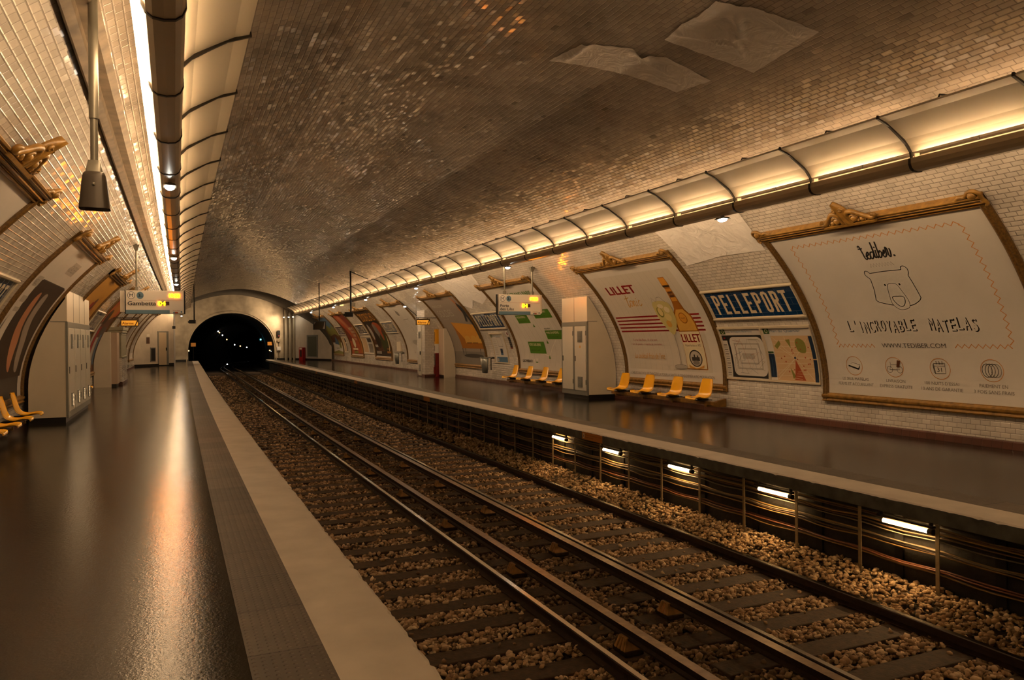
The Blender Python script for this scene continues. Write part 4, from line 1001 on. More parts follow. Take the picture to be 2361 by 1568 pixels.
def art_net(A, W, H):
    map_header(A, W, H, "Reseau des transports d'Ile-de-France"); A.rect(.05, H-.31, .15, .12, M_INK); A.rect(.10, H-.27, .05, .03, P_RED)
    A.rect(.19, .05, W-.21, H-.24, M_INK); r_ = []
    x0, y0, x1, y1 = .25, .09, W-.05, H-.23
    for cx, cy, a0 in ((x1-.14, y1-.14, 0), (x0+.14, y1-.14, 90), (x0+.14, y0+.14, 180), (x1-.14, y0+.14, 270)): r_ += [(cx+.14*math.cos(math.radians(a0+15*k)), cy+.14*math.sin(math.radians(a0+15*k))) for k in range(7)]
    A.poly(r_, M_PAPER)
    for k, m_ in ((.12, P_LGREY), (.15, M_PAPER), (.22, P_LGREY), (.25, M_PAPER), (.32, P_LGREY)): A.rect(x0+k, y0+k*1.1, (x1-x0)-2*k, (y1-y0)-2.2*k, m_)
    A.layer += 1
    for k in range(16):
        p = [(random.uniform(x0+.06, x1-.06), random.uniform(y0+.06, y1-.06))]
        for j in range(3): p.append((min(max(p[-1][0]+random.uniform(-.3, .3), x0+.05), x1-.05), min(max(p[-1][1]+random.uniform(-.3, .3), y0+.05), y1-.05)))
        A.stroke(p, .006, random.choice([P_GREY, P_LGREY, P_RUST, P_OLIVE, P_BLU]), False)
    for k in range(14): A.rect(.045, .08+.05*k, .11, .02, P_GREY if k % 2 else P_LGREY, k == 0)
def art_quarter(A, W, H):
    map_header(A, W, H, 'Plan du Quartier'); A.rect(.20, .04, W-.24, H-.25, P_TAN); A.layer += 1
    c = (.72, .48)
    for a in range(0, 360, 33): A.stroke([c, (min(max(c[0]+1.1*math.cos(math.radians(a)), .22), W-.14), min(max(c[1]+1.1*math.sin(math.radians(a)), .06), H-.23))], .009, P_CREAM, False)
    for k in range(7): A.stroke([(.22, .12+.12*k), (W-.12, .2+.1*k)], .006, P_CREAM, False)
    A.poly(smoothp([(.84, .62), (.80, .8), (.90, .88), (1.04, .80), (1.02, .6)], 4, True)[:-1], P_OLIVE); A.poly([(.56, .85), (.68, .86), (.66, .68)], P_OLIVE); A.poly([(.24, .72), (.40, .84), (.42, .76), (.30, .66)], P_OLIVE); A.poly([(.62, .08), (.56, .3), (.70, .12)], P_OLIVE)
    for k in range(22): x, y = random.uniform(.25, W-.2), random.uniform(.1, H-.3); A.rect(x, y, .03, .025, P_RUST, k == 0)
    A.poly([(.72, .46), (.94, .06), (.66, .06)], P_RUST); A.layer += 1
    for k in range(4): A.stroke([(.66+.03*k, .1+.04*k), (.86, .08+.05*k)], .008, P_TAN, False)
    A.rect(.70, .47, .05, .04, P_NAVY); A.rect(W-.13, .04, .09, .42, P_NAVY); A.rect(W-.13, .48, .09, H-.70, P_NAVY, False); A.rect(.03, .10, .15, .46, P_NAVY); A.rect(.03, .58, .15, .03, P_DGRN); A.stroke([(.10, .12), (.10, .48)], .008, P_BLU)
def art_info(A, W, H):
    map_header(A, W, H, 'Informations'); A.stroke([(.55, .62), (.95, .62), (.95, .98), (.55, .98)], .014, M_INK, True, True); A.rect(.62, .30, .22, .24, P_NAVY); A.rect(.62, .30, .22, .08, P_BLU); A.rect(.2, .03, W-.3, .2, P_BLU); A.rect(.26, .06, .12, .12, P_LGREY)
    for k in range(9): A.rect(.12, .30+.07*k, .3, .02, P_LGREY, k == 0)
def art_far(A, W, H): A.rect(.1, .1, W*.42, H-.2, P_TAN); A.rect(W*.55, .1, W*.38, H*.5, P_GREY); A.rect(W*.55, H*.65, W*.38, H*.25, P_DGREY)
wall_map_sheet(1, 12.53, 1.30, 'framed transport network map, left of the two maps below the plaque', art_net)
wall_map_sheet(1, 11.22, 1.30, 'framed tan neighbourhood map, right of the two maps below the plaque', art_quarter)
wall_map_sheet(1, 25.72, 1.28, 'white information sheet on tiles between the sofa poster and green box poster', art_info)
wall_map_sheet(1, 47.6, 2.9, 'double framed map between the dark poster and the red poster', art_far)
wall_map_sheet(1, 54.9, 1.4, 'small framed map between the red poster and the landscape poster', art_far)
wall_map_sheet(-1, 26.6, 1.3, 'framed map on the left wall behind the cabinet', art_far)
# small fire notice beside the information sheet
r = thing('safety_notice', 'small dark red notice plate beside the white information sheet', 'notice', wall(1, S_MB)[0], 24.62, wall(1, S_MB)[1]); A = Art(); f = wall_map(1, 0, .22, S_MB, .006)
A.rect(0, .55, .2, .42, M_INK); A.rect(0, .55, .2, .05, M_RED); A.rect(0, 1.0, .2, .2, M_PAPER); A.ell(.1, 1.1, .05, .06, M_RED)
for k in range(4): A.rect(.03, .65+.07*k, .14, .025, P_GREY, k == 0)
A.build('plate', f, r, CUTS, .002)

# ------------------------------------------------------------ shell seats
def rot_local(pts): return pts
seat_proto = {}
def seat_shell(sg, parent):
    # profile: (distance from the front lip towards the wall, height); root at the wall foot under the seat
    prof = smoothp([(0, -.012), (.015, .012), (.10, .012), (.22, -.012), (.32, .01), (.385, .07), (.425, .17), (.46, .28), (.49, .37), (.50, .405)], 4)
    nw = 11; n = len(prof); top = []; bot = []
    for i, (d, h) in enumerate(prof):
        t = i/(n-1); hw = .205-.012*math.cos(t*6.28) - (.03*(t-.8)/.2 if t > .8 else 0) - (.03*(.1-t)/.1 if t < .1 else 0)
        for j in range(nw):
            u = -1+2*j/(nw-1); lift = .035*abs(u)**3*math.sin(min(1, t*1.6)*math.pi)**.8 if t < .62 else 0.0
            fwd = -.045*abs(u)**2.4*max(0, (t-.35))*1.5
            x = sg*(6.12+d+fwd); top.append((x, u*hw, .325+h+lift))
    vs = top + [(x+sg*.006, y, z-.014) for x, y, z in top]; m = n*nw
    fs = [(i*nw+j, i*nw+j+1, (i+1)*nw+j+1, (i+1)*nw+j) for i in range(n-1) for j in range(nw-1)]
    fs += [(m+a, m+d_, m+c, m+b) for a, b, c, d_ in fs]
    rim = [j for j in range(nw)]+[i*nw+nw-1 for i in range(1, n)]+[(n-1)*nw+j for j in range(nw-2, -1, -1)]+[i*nw for i in range(n-2, 0, -1)]
    fs += [(rim[k], rim[(k+1) % len(rim)], m+rim[(k+1) % len(rim)], m+rim[k]) for k in range(len(rim))]
    mb = MB(); mb.add([(x-sg*6.6, y, z) for x, y, z in vs], fs, 0, True); return mb.build('seat_shell', M_SEAT, parent)
def station_seat(sg, y, label, group):
    if sg not in seat_proto:
        r = thing('platform_chair', label, 'seat', sg*6.6, y, 0, group); seat_shell(sg, r)
        mb = MB(); mb.box(sg*6.28-sg*6.6, sg*6.62-sg*6.6, -.10, .10, .268, .288); mb.box(sg*6.34-sg*6.6, sg*6.56-sg*6.6, -.05, .05, .288, .308); mb.build('mounting_plate', M_DARKM, r, bevel=.004); seat_proto[sg] = r
    else: r = copy_tree(seat_proto[sg]); place(r, sg*6.6, y, 0); relabel(r, label, group)
    return r
def seat_beam(sg, y0, y1, label):
    yc = (y0+y1)/2; r = thing('seat_beam', label, 'bench beam', sg*6.5, yc, 0); hl = (y1-y0)/2
    mb = MB(); mb.box(sg*6.42-sg*6.5, sg*6.54-sg*6.5, -hl, hl, .185, .262); mb.build('beam', M_BEAM, r, bevel=.006)
    n = 4
    for k in range(n):
        yy = -hl+.25+(2*hl-.5)*k/(n-1); mb = MB()
        mb.add([(sg*a-sg*6.5, yy+b, c) for b in (-.035, .035) for a, c in ((6.40, .15), (6.40, .20), (6.92 if sg > 0 else 6.68, .30), (6.92 if sg > 0 else 6.68, .12))], [(0, 1, 2, 3), (7, 6, 5, 4), (0, 4, 5, 1), (1, 5, 6, 2), (2, 6, 7, 3), (3, 7, 4, 0)]); mb.build('bracket', M_BEAM, r)
pos4 = ('nearest', 'second nearest', 'third nearest', 'farthest')
for i, y in enumerate((13.40, 14.45, 15.58, 16.68)): station_seat(1, y, 'amber shell seat under the bottle poster, %s of its four' % pos4[i], 'amber shell seats')
for i, y in enumerate((20.2, 21.32, 22.45, 23.62)): station_seat(1, y, 'amber shell seat under the green box poster, %s of its four' % pos4[i], 'amber shell seats')
for i, y in enumerate((13.25, 14.36, 15.45, 16.5)): station_seat(-1, y, 'amber shell seat on the left platform before the cabinet, %s of its four' % pos4[i], 'amber shell seats')
for i, y in enumerate((22.4, 23.3, 24.3, 25.3)): station_seat(-1, y, 'amber shell seat half hidden beyond the left cabinet, %s of its four' % pos4[i], 'amber shell seats')
seat_beam(1, 13.0, 17.15, 'ochre beam carrying the seats under the bottle poster'); seat_beam(1, 19.7, 24.1, 'ochre beam carrying the seats under the green box poster')
seat_beam(-1, 12.9, 16.9, 'ochre beam carrying the seats before the left cabinet'); seat_beam(-1, 22.1, 25.7, 'ochre beam carrying the seats beyond the left cabinet')

# ------------------------------------------------------------ technical cabinets against the curved wall
def vent(r, x, y, z, w, h, sg, parent):
    mb = MB(); mb.box(x-sg*.012, x, y-w/2, y+w/2, z-h/2, z+h/2, 0); n = 9
    for k in range(n):
        zz = z-h/2+.03+(h-.06)*k/(n-1); mb.add([(x-sg*.014, y-w/2+.025, zz), (x-sg*.014, y+w/2-.025, zz), (x-sg*.028, y+w/2-.025, zz-.012), (x-sg*.028, y-w/2+.025, zz-.012)], [(0, 1, 2, 3)], 0)
    return mb.build('vent_grille', M_STEEL, parent)
def cabinet(sg, xf, y0, y1, label, doors, ztop=2.72, zsplit=2.06, gap=.02):
    yc = (y0+y1)/2; r = thing('technical_cabinet', label, 'cabinet', sg*xf, yc, 0); X = sg*xf
    # body whose back follows the vault
    zz = list(np.linspace(.12, ztop, 14)); xw = [wall(sg, s_of_z(z), gap)[0] for z in zz]
    outl = [(X, .12)]+[(X, zsplit-.01)]+[(X, zsplit+.01)]+[(X, ztop)]+[(x, z) for x, z in list(zip(xw, zz))[::-1] if (x-X)*sg > .01]
    mb = MB(); mb.sweep([(a-X, b) for a, b in outl], [y0-yc, y1-yc], caps=True); mb.build('body', M_CREAM, r)
    mb = MB(); mb.box(sg*.04, (xw[0]-X), y0-yc+.02, y1-yc-.02, 0, .12); mb.build('plinth', M_BLACK, r)
    mb = MB(); mb.box(-sg*.002, sg*.3, y0-yc-.006, y0-yc, zsplit-.008, zsplit+.008); mb.box(-sg*.012, sg*.03, y0-yc-.008, y0-yc+.03, .1, zsplit); mb.box(-sg*.012, sg*.03, y1-yc-.03, y1-yc+.008, .1, zsplit)
    mb.box(-sg*.012, 0, y0-yc, y1-yc, zsplit-.12, zsplit); mb.box(-sg*.012, 0, y0-yc, y1-yc, .1, .22); w = (y1-y0)/doors
    for k in range(1, doors): mb.box(-sg*.012, 0, y0-yc+w*k-.05, y0-yc+w*k+.05, .2, zsplit-.1)
    mb.build('door_frame', M_STEEL, r)
    for k in range(doors):
        a = y0-yc+w*k+.055; b = a+w-.11; mb = MB(); mb.box(-sg*.022, -sg*.003, a, b, .225, zsplit-.125); d = mb.build('door', M_DOORG, r, bevel=.004)
        mb = MB(); mb.box(-sg*.034, -sg*.022, (a+.03 if sg < 0 else b-.05), (a+.05 if sg < 0 else b-.03), 1.0, 1.14); mb.build('handle', M_BLACK, d)
        if sg < 0 or k == 0:
            vent(r, -sg*.022, (a+b)/2, 1.66, .26, .30, sg, d); vent(r, -sg*.022, (a+b)/2, .45, .26, .28, sg, d)
            if sg > 0:
                A = Art(); A.poly([(0, 0), (.09, 0), (.045, .085)], M_YEL); A.poly([(.043, .02), (.05, .02), (.048, .055), (.042, .055)], M_INK)
                A.build('warning_sticker', lambda u, v, o: (-sg*(.024+o), (a+b)/2+.045-u, 1.36+v), d)
        for hz in (.45, 1.75):
            mb = MB(); mb.box(-sg*.036, -sg*.012, a-.02 if sg > 0 else b-.0, a+.0 if sg > 0 else b+.02, hz-.06, hz+.06); mb.build('hinge', M_STEEL, d)
    mb = MB()
    for k in range(1, doors): mb.box(-sg*.004, 0, y0-yc+w*k-.006, y0-yc+w*k+.006, zsplit+.01, ztop-.01)
    mb.build('upper_seam', M_GREYM, r) if doors > 1 else None
    return r
cabinet(1, 6.06, 17.75, 19.20, 'tall cream technical cabinet with two grey doors on the right platform', 2)
cabinet(-1, 5.88, 18.0, 22.1, 'long cream technical cabinet with vented doors on the left platform', 4, gap=.13)

# ------------------------------------------------------------ tiled pillar with recessed door, alarm column (right)
def boxuv(mb, faces_uv): pass
def tiled_box(name, x0, x1, y0, y1, z0, z1, m, parent, origin):
    mb = MB(); uv = []
    def quad(a, b, c, d, u0, u1, v0, v1): mb.add([a, b, c, d], [(0, 1, 2, 3)]); uv.extend([(u0, v0), (u1, v0), (u1, v1), (u0, v1)])
    for x in (x0, x1): quad((x, y0, z0), (x, y1, z0), (x, y1, z1), (x, y0, z1), y0, y1, z0, z1)
    for y in (y0, y1): quad((x0, y, z0), (x1, y, z0), (x1, y, z1), (x0, y, z1), x0, x1, z0, z1)
    quad((x0, y0, z1), (x1, y0, z1), (x1, y1, z1), (x0, y1, z1), x0, x1, y0, y1)
    ob = mb.build(name, m, parent, uvs=uv); return ob
r = thing('tiled_pillar', 'white tiled pillar with a narrow grey door between sketch poster and sofa poster', 'pillar', 5.9, 32.6, 0)
tiled_box('pillar_body', 0, .98, -.58, .60, .10, 2.88, M_TILE, r, None)
tiled_box('pillar_base', -.02, .98, -.60, .62, 0, .10, M_REDTILE, r, None)
mb = MB(); mb.box(-.03, 0, -.12, .34, .04, 2.2); d = mb.build('door', M_DOORG, r, bevel=.004)
vent(r, -.03, .11, 1.82, .30, .30, 1, d); vent(r, -.03, .11, .38, .30, .30, 1, d)
mb = MB(); mb.box(-.07, -.03, -.06, -.02, .95, 1.10); mb.build('handle', M_BLACK, d)
r = thing('emergency_terminal', 'slim yellow, white and red emergency post beside the tiled pillar', 'emergency post', 6.30, 31.84, 0)
for z0, z1, m, nm in ((1.42, 2.05, M_YEL, 'call_panel'), (1.02, 1.42, M_WHITE, 'middle_panel'), (.0, 1.02, M_RED, 'extinguisher_niche')):
    mb = MB(); mb.box(0, .30, -.09, .09, z0, z1); o = mb.build(nm, m, r, bevel=.006)
    if nm != 'extinguisher_niche': mb = MB(); mb.box(-.006, 0, -.02, .02, z0+.1, z1-.12 if z1 > 2 else z1-.08); mb.build('slot', M_INK, o)
    else:
        mb = MB(); mb.box(-.004, 0, -.06, .07, .12, .98); mb.build('dark_window', M_INK, o)
        mb = MB(); mb.tube([(-.02, -.02, .12), (-.02, -.02, .42)], .05, 10); mb.tube([(-.02, -.02, .42), (-.02, -.02, .50)], .02, 8); mb.build('extinguisher', M_RED, o)
r = thing('equipment_cupboard', 'pale pink-grey cupboard with cream side between emergency post and sofa poster', 'cupboard', 6.42, 31.0, 0)
def wall_sweep(sg, x0, xa, y0, y1, z0, z1, gap=.03):
    zz = np.linspace(z0, z1, 10); o_ = [(xa, z0), (xa, z1)]+[(wall(sg, s_of_z(z), gap)[0]-x0, z) for z in zz[::-1]]
    mb = MB(); return mb.sweep(o_, [y0, y1])
wall_sweep(1, 6.42, 0, -.02, .66, .10, 2.04).build('door', mat('pale_pink_grey_panel', (176, 156, 138), .4), r)
wall_sweep(1, 6.42, -.005, -.10, -.02, 0, 2.08).build('side_panel', M_CREAM, r)
mb = MB(); mb.box(.03, .45, .0, .64, 0, .10); mb.build('plinth', M_BLACK, r)

# ------------------------------------------------------------ left pillar group
r = thing('tiled_pillar', 'grey tiled pillar with a moulded cap on the left platform, under the alarm sign', 'pillar', -5.85, 34.1, 0)
tiled_box('pillar_body', -.85, 0, -1.35, 1.3, .12, 1.02, M_TILE, r, None); tiled_box('pillar_base', -.85, .02, -1.37, 1.32, 0, .12, M_REDTILE, r, None)
mb = MB(); mb.box(-.85, -.02, -1.33, 1.28, 1.02, 1.98); mb.build('upper_shaft', C('grey_green_stone', 140, 136, 116, .4, noise=(4, .2)), r)
mb = MB()
for k, (e, z0, z1) in enumerate(((.02, 1.02, 1.08), (.0, 1.9, 1.96), (.03, 1.98, 2.08), (.06, 2.08, 2.20))): mb.box(-.85, e, -1.33-e, 1.28+e, z0, z1)
mb.build('cap_moulding', C('grey_green_stone', 140, 136, 116, .4), r, bevel=.01)
r = thing('equipment_cupboard', 'cream cupboard with curved side before the left tiled pillar', 'cupboard', -6.18, 31.5, 0)
wall_sweep(-1, -6.18, .06, -.12, .10, 0, 2.0).build('side_panel', M_CREAM, r)
wall_sweep(-1, -6.18, .25, .12, 1.2, .10, 1.98).build('door', mat('pale_pink_grey_panel'), r)
mb = MB(); mb.box(-.18, .22, .14, 1.2, 0, .10); mb.build('plinth', M_BLACK, r)

# ------------------------------------------------------------ hanging train indicators and alarm signs
M_LED = mat('amber_led', (255, 200, 40), .5, emit=((1, .27, .0004), 80.0)); M_LEDR = mat('dim_led_field', (66, 20, 12), .5)
P_BLUEG = C('steel_blue_print', 96, 124, 140); P_INKB = C('night_blue_print', 30, 38, 54)
def indicator(sgn, xl, xr, y, zb, zt, label, lines, posts):
    W, H = xr-xl, zt-zb; r = thing('train_indicator', label, 'information display', xl+W/2, y, zb)
    mb = MB(); mb.box(-W/2, W/2, 0, .10, 0, H); mb.build('display_case', mat('cream_display_case', (214, 206, 192), .4), r, bevel=.006)
    mb = MB(); mb.box(-W/2-.03, W/2+.03, .10, .15, -.006, H+.004); mb.build('back_frame', M_BLACK, r)
    ex = (W/2+.03, W/2+.10) if sgn > 0 else (-W/2-.12, -W/2-.04)
    mb = MB(); mb.box(ex[0], ex[1], .12, .30, .04, H-.0); mb.build('rear_display_case', mat('cream_display_case'), r)
    A = Art(); A.rect(0, 0, W*(.75), H*.16, P_BLUEG)
    A.ell(.11, H*.79, .075, .085, P_INKB); A.ell(.11, H*.79, .066, .076, M_WHITE); A.text('M', .075, H*.79-.04, .07, .08, P_INKB, .01)
    A.ell(.29, H*.79, .072, .082, P_BLUEG); A.text('3', .245, H*.79-.04, .05, .08, P_INKB, .03); A.text('bis', .305, H*.79-.035, .05, .03, P_INKB)
    A.rect(.03, H*.575, W-.06, .004, P_RUST); A.text('Prochain train', W*.56, H*.585, W*.19, .018, P_RUST)
    A.text('19:28', W*.745, H*.72, W*.18, .075, M_LED, .035)
    A.rect(W*.58, H*.37, W*.165, H*.16, M_LEDR)
    A.text('04', W*.555, H*.355, W*.125, H*.18, M_LED, .03)
    for t, x, yy, w, h in lines: A.text(t, x*W, yy*H, w*W, h*H, P_INKB, .012)
    A.text('Transilien', W*.80, H*.115, W*.13, .02, P_RED); A.rect(W*.81, H*.02, W*.03, H*.06, P_BLUEG); A.rect(W*.84, H*.02, W*.055, H*.06, P_RUST, False); A.ell(W*.955, H*.08, .018, .022, P_BLUEG)
    A.build('display_face', lambda u, v, o: (-W/2+u, -.002-o, v), r, None, .0008)
    for px in posts:
        X = px-(xl+W/2); s_ = 0
        # height of vault above this point
        lo = min(abs(px-XCEN), PA-.01); ztop = ZC+PB*(1-(lo/PA)**PN)**(1/PN)
        mb = MB(); mb.tube([(X, .05, H), (X, .05, ztop-zb)], .022, 10); mb.box(X-.035, X+.035, .015, .085, H, H+.09); mb.frustum((X, .05), .03, .03, .07, .07, ztop-zb-.16, ztop-zb-.03); mb.build('hanging_post', M_GREYM, r)
    return r
indicator(1, 4.17, 5.42, 19.25, 2.28, 2.83, 'hanging white train display reading Porte des Lilas over the right platform', (('Porte', .035, .30, .19, .15), ('des Lilas', .03, .19, .325, .13)) if 0 else (('Porte', .03, .375, .20, .14), ('des Lilas', .025, .205, .325, .14)), (4.36, 5.19))
indicator(-1, -4.88, -3.685, 19.25, 2.27, 2.79, 'hanging white train display reading Gambetta over the left platform', (('Gambetta', .03, .36, .485, .17),), (-4.66,))
M_ALARM = mat('lit_alarm_panel', (232, 150, 30), .5, emit=((1, .42, .04), .55))
def alarm(xl, y, zb, label, cab):
    W, H = .60, .27; r = thing('alarm_sign', label, 'sign', xl+W/2, y, zb)
    mb = MB(); mb.box(-W/2, W/2, 0, .14, 0, H); mb.build('sign_box', mat('dark_bronze_box', (74, 60, 40), .4), r, bevel=.008)
    A = Art(); A.rect(.03, .03, W-.06, H-.09, M_ALARM); A.text('Alarme', .05, .065, .38, .10, P_OCHD, .03); A.poly([(.46, .03), (.49, .03), (W-.03, .18), (W-.03, .21), (W-.06, .21)], P_DBRN)
    A.build('sign_face', lambda u, v, o: (-W/2+u, -.002-o, v), r, None, .001)
    mb = MB(); sg = 1 if xl > 0 else -1
    xe = wall(sg, s_of_z(zb+H+.03), .0)[0]-(xl+W/2)
    mb.tube([(-W/2 if sg > 0 else W/2, .07, H+.035), (xe, .07, H+.035)], .014, 8); mb.build('support_arm', M_DARKM, r)
    for k in (-.2, .2): mb = MB(); mb.tube([(k, .07, H), (k, .07, H+.035)], .01, 6); mb.build('clip', M_DARKM, r)
    if cab:
        zt_ = ZC+PB*(1-(min(abs(xl+.02-XCEN), PA-.01)/PA)**PN)**(1/PN)
        mb = MB(); mb.tube([(-W/2+.01, .07, H+.03), (-W/2+.01, .07, zt_-zb)], .006, 6); mb.build('suspension_wire', M_DARKM, r)
alarm(5.30, 31.2, 2.22, 'small amber lit Alarme sign in front of the white tiled pillar', True)
alarm(-5.78, 31.2, 2.20, 'small amber lit Alarme sign on the left, below the Gambetta display', False)

# ------------------------------------------------------------ things hanging over the platforms
def vault_z(x): return ZC+PB*(1-(min(abs(x-XCEN), PA-.01)/PA)**PN)**(1/PN)
r = thing('platform_loudspeaker', 'dark flared loudspeaker on a thick vertical pole at the upper left', 'loudspeaker', -4.335, 6.0, 2.55)
mb = MB(); n = 20
def rr_(w, d, z, k=.42):
    return [(w*math.copysign(abs(math.cos(a))**k, math.cos(a)), d*math.copysign(abs(math.sin(a))**k, math.sin(a)), z) for a in [2*math.pi*i/n for i in range(n)]]
sec = [(.096, .085, 0), (.093, .082, .03), (.086, .075, .10), (.078, .068, .18), (.072, .062, .225), (.064, .056, .245), (.054, .048, .252)]
vs = sum([rr_(*q) for q in sec], []); mb.add(vs, [(i*n+k, i*n+(k+1) % n, (i+1)*n+(k+1) % n, (i+1)*n+k) for i in range(len(sec)-1) for k in range(n)], 0, True)
inn = sum([rr_(w-.008, d-.008, z) for w, d, z in ((.092, .085, 0), (.075, .07, .10), (.05, .05, .16))], []); mb.add(inn, [(i*n+k, i*n+(k+1) % n, (i+1)*n+(k+1) % n, (i+1)*n+k) for i in range(2) for k in range(n)]+[tuple(range(2*n, 3*n))], 0, True)
mb.build('horn_body', mat('dull_bronze_metal', (70, 62, 52), .35, .3), r)
mb = MB(); vs = rr_(.056, .05, .24)+rr_(.038, .038, .33); mb.add(vs, [(k, (k+1) % n, n+(k+1) % n, n+k) for k in range(n)]+[tuple(range(n, 2*n))], 0, True); mb.build('neck', M_GREYM, r)
mb = MB(); mb.ball((0, -.072, .16), .012, 0, 10); mb.build('screw', M_GREYM, r)
mb = MB(); mb.tube([(0, 0, .32), (0, 0, .62)], .024, 12); mb.tube([(0, 0, .62), (0, 0, vault_z(-4.335)-2.55)], .031, 12); mb.build('pole', M_GREYM, r)

def cctv(x, y, zc, label, arm=None, s=1.0):
    r = thing('surveillance_camera', label, 'camera', x, y, zc); zt = vault_z(x)-zc
    mb = MB(); mb.tube([(0, 0, .05), (0, 0, zt-.02)], .03*s, 8); mb.build('pole', M_BLACK, r)
    mb = MB(); mb.box(-.22*s, .06*s, -.07*s, .07*s, -.10*s, .06*s); mb.build('housing', M_BLACK, r, bevel=.012)
    mb = MB(); mb.tube([(-.22*s, 0, -.03*s), (-.25*s, -.01, -.035*s)], .04*s, 10); mb.build('lens', M_INK, r)
    if arm: mb = MB(); mb.tube([(0, 0, zt-.05), (arm[0], arm[1], arm[2]-.03)], .02, 6); mb.build('brace', M_BLACK, r)
cctv(3.27, 34.8, 2.80, 'black camera on a braced pole in front of the dark poster', (.75, -.2, vault_z(3.27+.75)-2.80), 1.3)
cctv(-3.18, 44.6, 2.70, 'black camera on a thin pole left of the tunnel mouth', None, 1.2)
r = thing('small_speaker', 'small dark box hanging on a thin rod before the left end wall', 'loudspeaker', -4.20, 46.0, 2.40)
mb = MB(); mb.box(-.08, .08, -.07, .07, -.08, .08); mb.build('box', M_BLACK, r, bevel=.01); mb = MB(); mb.tube([(0, 0, .08), (0, 0, vault_z(-4.2)-2.40)], .016, 8); mb.build('rod', M_BLACK, r)
r = thing('driver_monitor', 'dark driver mirror screen hanging from a pole over the right platform', 'monitor', 3.12, 42.7, 2.20)
mb = MB(); mb.box(-.34, .34, 0, .14, 0, .46); mb.build('screen_case', M_BLACK, r, bevel=.01)
A = Art(); A.rect(-.30, .04, .60, .38, C('dark_screen_image', 60, 54, 40, .15)); A.poly([(-.30, .28), (-.30, .42), (-.20, .42)], P_WARMG); A.poly([(.16, .04), (.28, .04), (.28, .42), (.25, .42), (.22, .2)], P_LGREY); A.build('screen', lambda u, v, o: (u, -.002-o, v), r, None, .002)
mb = MB(); mb.tube([(.0, .07, .46), (.0, .07, vault_z(3.16)-2.25)], .03, 8); mb.build('pole', M_BLACK, r)
r = thing('hanging_exit_sign', 'small pale sign panel seen edge on below the far right lamps', 'sign', 4.42, 41.5, 3.50)
mb = MB(); mb.box(-.42, .42, 0, .12, -.06, .12); mb.build('panel', M_GREYM, r, bevel=.01); mb = MB(); mb.box(-.42, -.22, -.02, .0, -.05, .11); mb.build('pictogram_field', P_CREAM, r)
for k in (-.3, .3): mb = MB(); mb.tube([(k, .06, .12), (k, .06, vault_z(4.46+k)-3.53)], .008, 6); mb.build('wire', M_DARKM, r)
# conduit with small lamp running down the vault
mb = MB(); pts = [(wall(1, s, .03)[0], 35.2-(s_of_z(4.1)-s)*.6-.03*math.sin(s*9), wall(1, s, .03)[1]) for s in np.linspace(s_of_z(3.82), s_of_z(2.6), 18)]
mb.tube(pts, .016, 6); tag(mb.build('wall_conduit', M_DARKM, warped=True, origin=pts[-1]), 'dark conduit curving down the tiles above the right alarm sign', 'conduit')
o = copy_tree(fl0); place(o, 5.35, 33.2, 3.12); relabel(o, 'small white lamp low on the conduit above the right alarm sign', 'small white lamps under the ducts')

# ------------------------------------------------------------ bins
def bin_(x, y, label):
    r = thing('litter_bin', label, 'bin', x, y, .36); n = 18; mb = MB()
    P = lambda a, rad, z: (rad*math.cos(a), rad*1.25*math.sin(a), z)
    vs = []
    for z, rad in ((.0, .13), (.28, .17), (.56, .20)): vs += [P(math.pi*k/(n-1)+math.pi/2, rad, z) for k in range(n)]
    mb.add(vs, [(i*n+k, i*n+k+1, (i+1)*n+k+1, (i+1)*n+k) for i in range(2) for k in range(n-1)], 0, True); o = mb.build('shell', M_STEEL, r)
    md = o.modifiers.new('s', 'SOLIDIFY'); md.thickness = .008
    mb = MB(); mb.tube([P(2*math.pi*k/24, .205, .57) for k in range(25)], .014, 6); mb.build('ring', M_STEEL, r)
    mb = MB(); mb.box(.19, wall(1, s_of_z(.9))[0]-x-.02, -.03, .03, .52, .58); mb.box(.19, .21, -.03, .03, .1, .58); mb.build('bracket', M_DARKM, r)
bin_(6.58, 26.45, 'grey metal bin on the wall at the lower right of the sofa poster'); bin_(6.58, 38.9 if 0 else 39.2, 'grey metal bin below the sketch poster, left of the pillar')
mb = MB(); mb.box(6.80, 6.93, 39.5, 40.3, 1.0, 1.55); tag(mb.build('wall_box', M_CREAM, warped=True, origin=(6.86, 39.9, 1.0), bevel=.01), 'plain cream box on the tiles above the far bin', 'box')

# ------------------------------------------------------------ lights, brackets and cables in the trench wall (right)
def trench_lamp():
    r = thing('trench_tube_lamp', 'x', 'tube light', 0, 0, 0)
    mb = MB(); mb.tube([(0, -.26, 0), (0, .26, 0)], .021, 12); mb.build('glowing_tube', M_TRTUBE, r)
    mb = MB(); mb.tube([(0, -.31, 0), (0, -.26, 0)], .032, 12); mb.build('end_cap', M_DARKM, r); mb = MB(); mb.tube([(0, .26, 0), (0, .275, 0)], .026, 12); mb.build('end_cap', M_DARKM, r)
    mb = MB(); mb.box(-.03, .02, -.32, .32, .038, .06); mb.box(-.01, .01, -.30, -.27, .06, .134); mb.box(-.01, .01, .27, .30, .06, .134); mb.build('mount', M_DARKM, r); return r
tl0 = None
for i, y in enumerate((5.47, 7.32, 9.24, 11.15, 13.08)):
    o = tl0 = trench_lamp() if tl0 is None else tl0
    if i: o = copy_tree(tl0)
    place(o, 2.838, y, -.275); relabel(o, 'glowing tube lamp under the right platform edge, %s' % ('nearest of the five', 'second nearest', 'middle one of the five', 'fourth nearest', 'farthest of the five')[i], 'tube lamps under the right platform edge')
br0 = None; M_BRK = mat('galvanised_bracket', (150, 134, 104), .45, .3, noise=(10, .3))
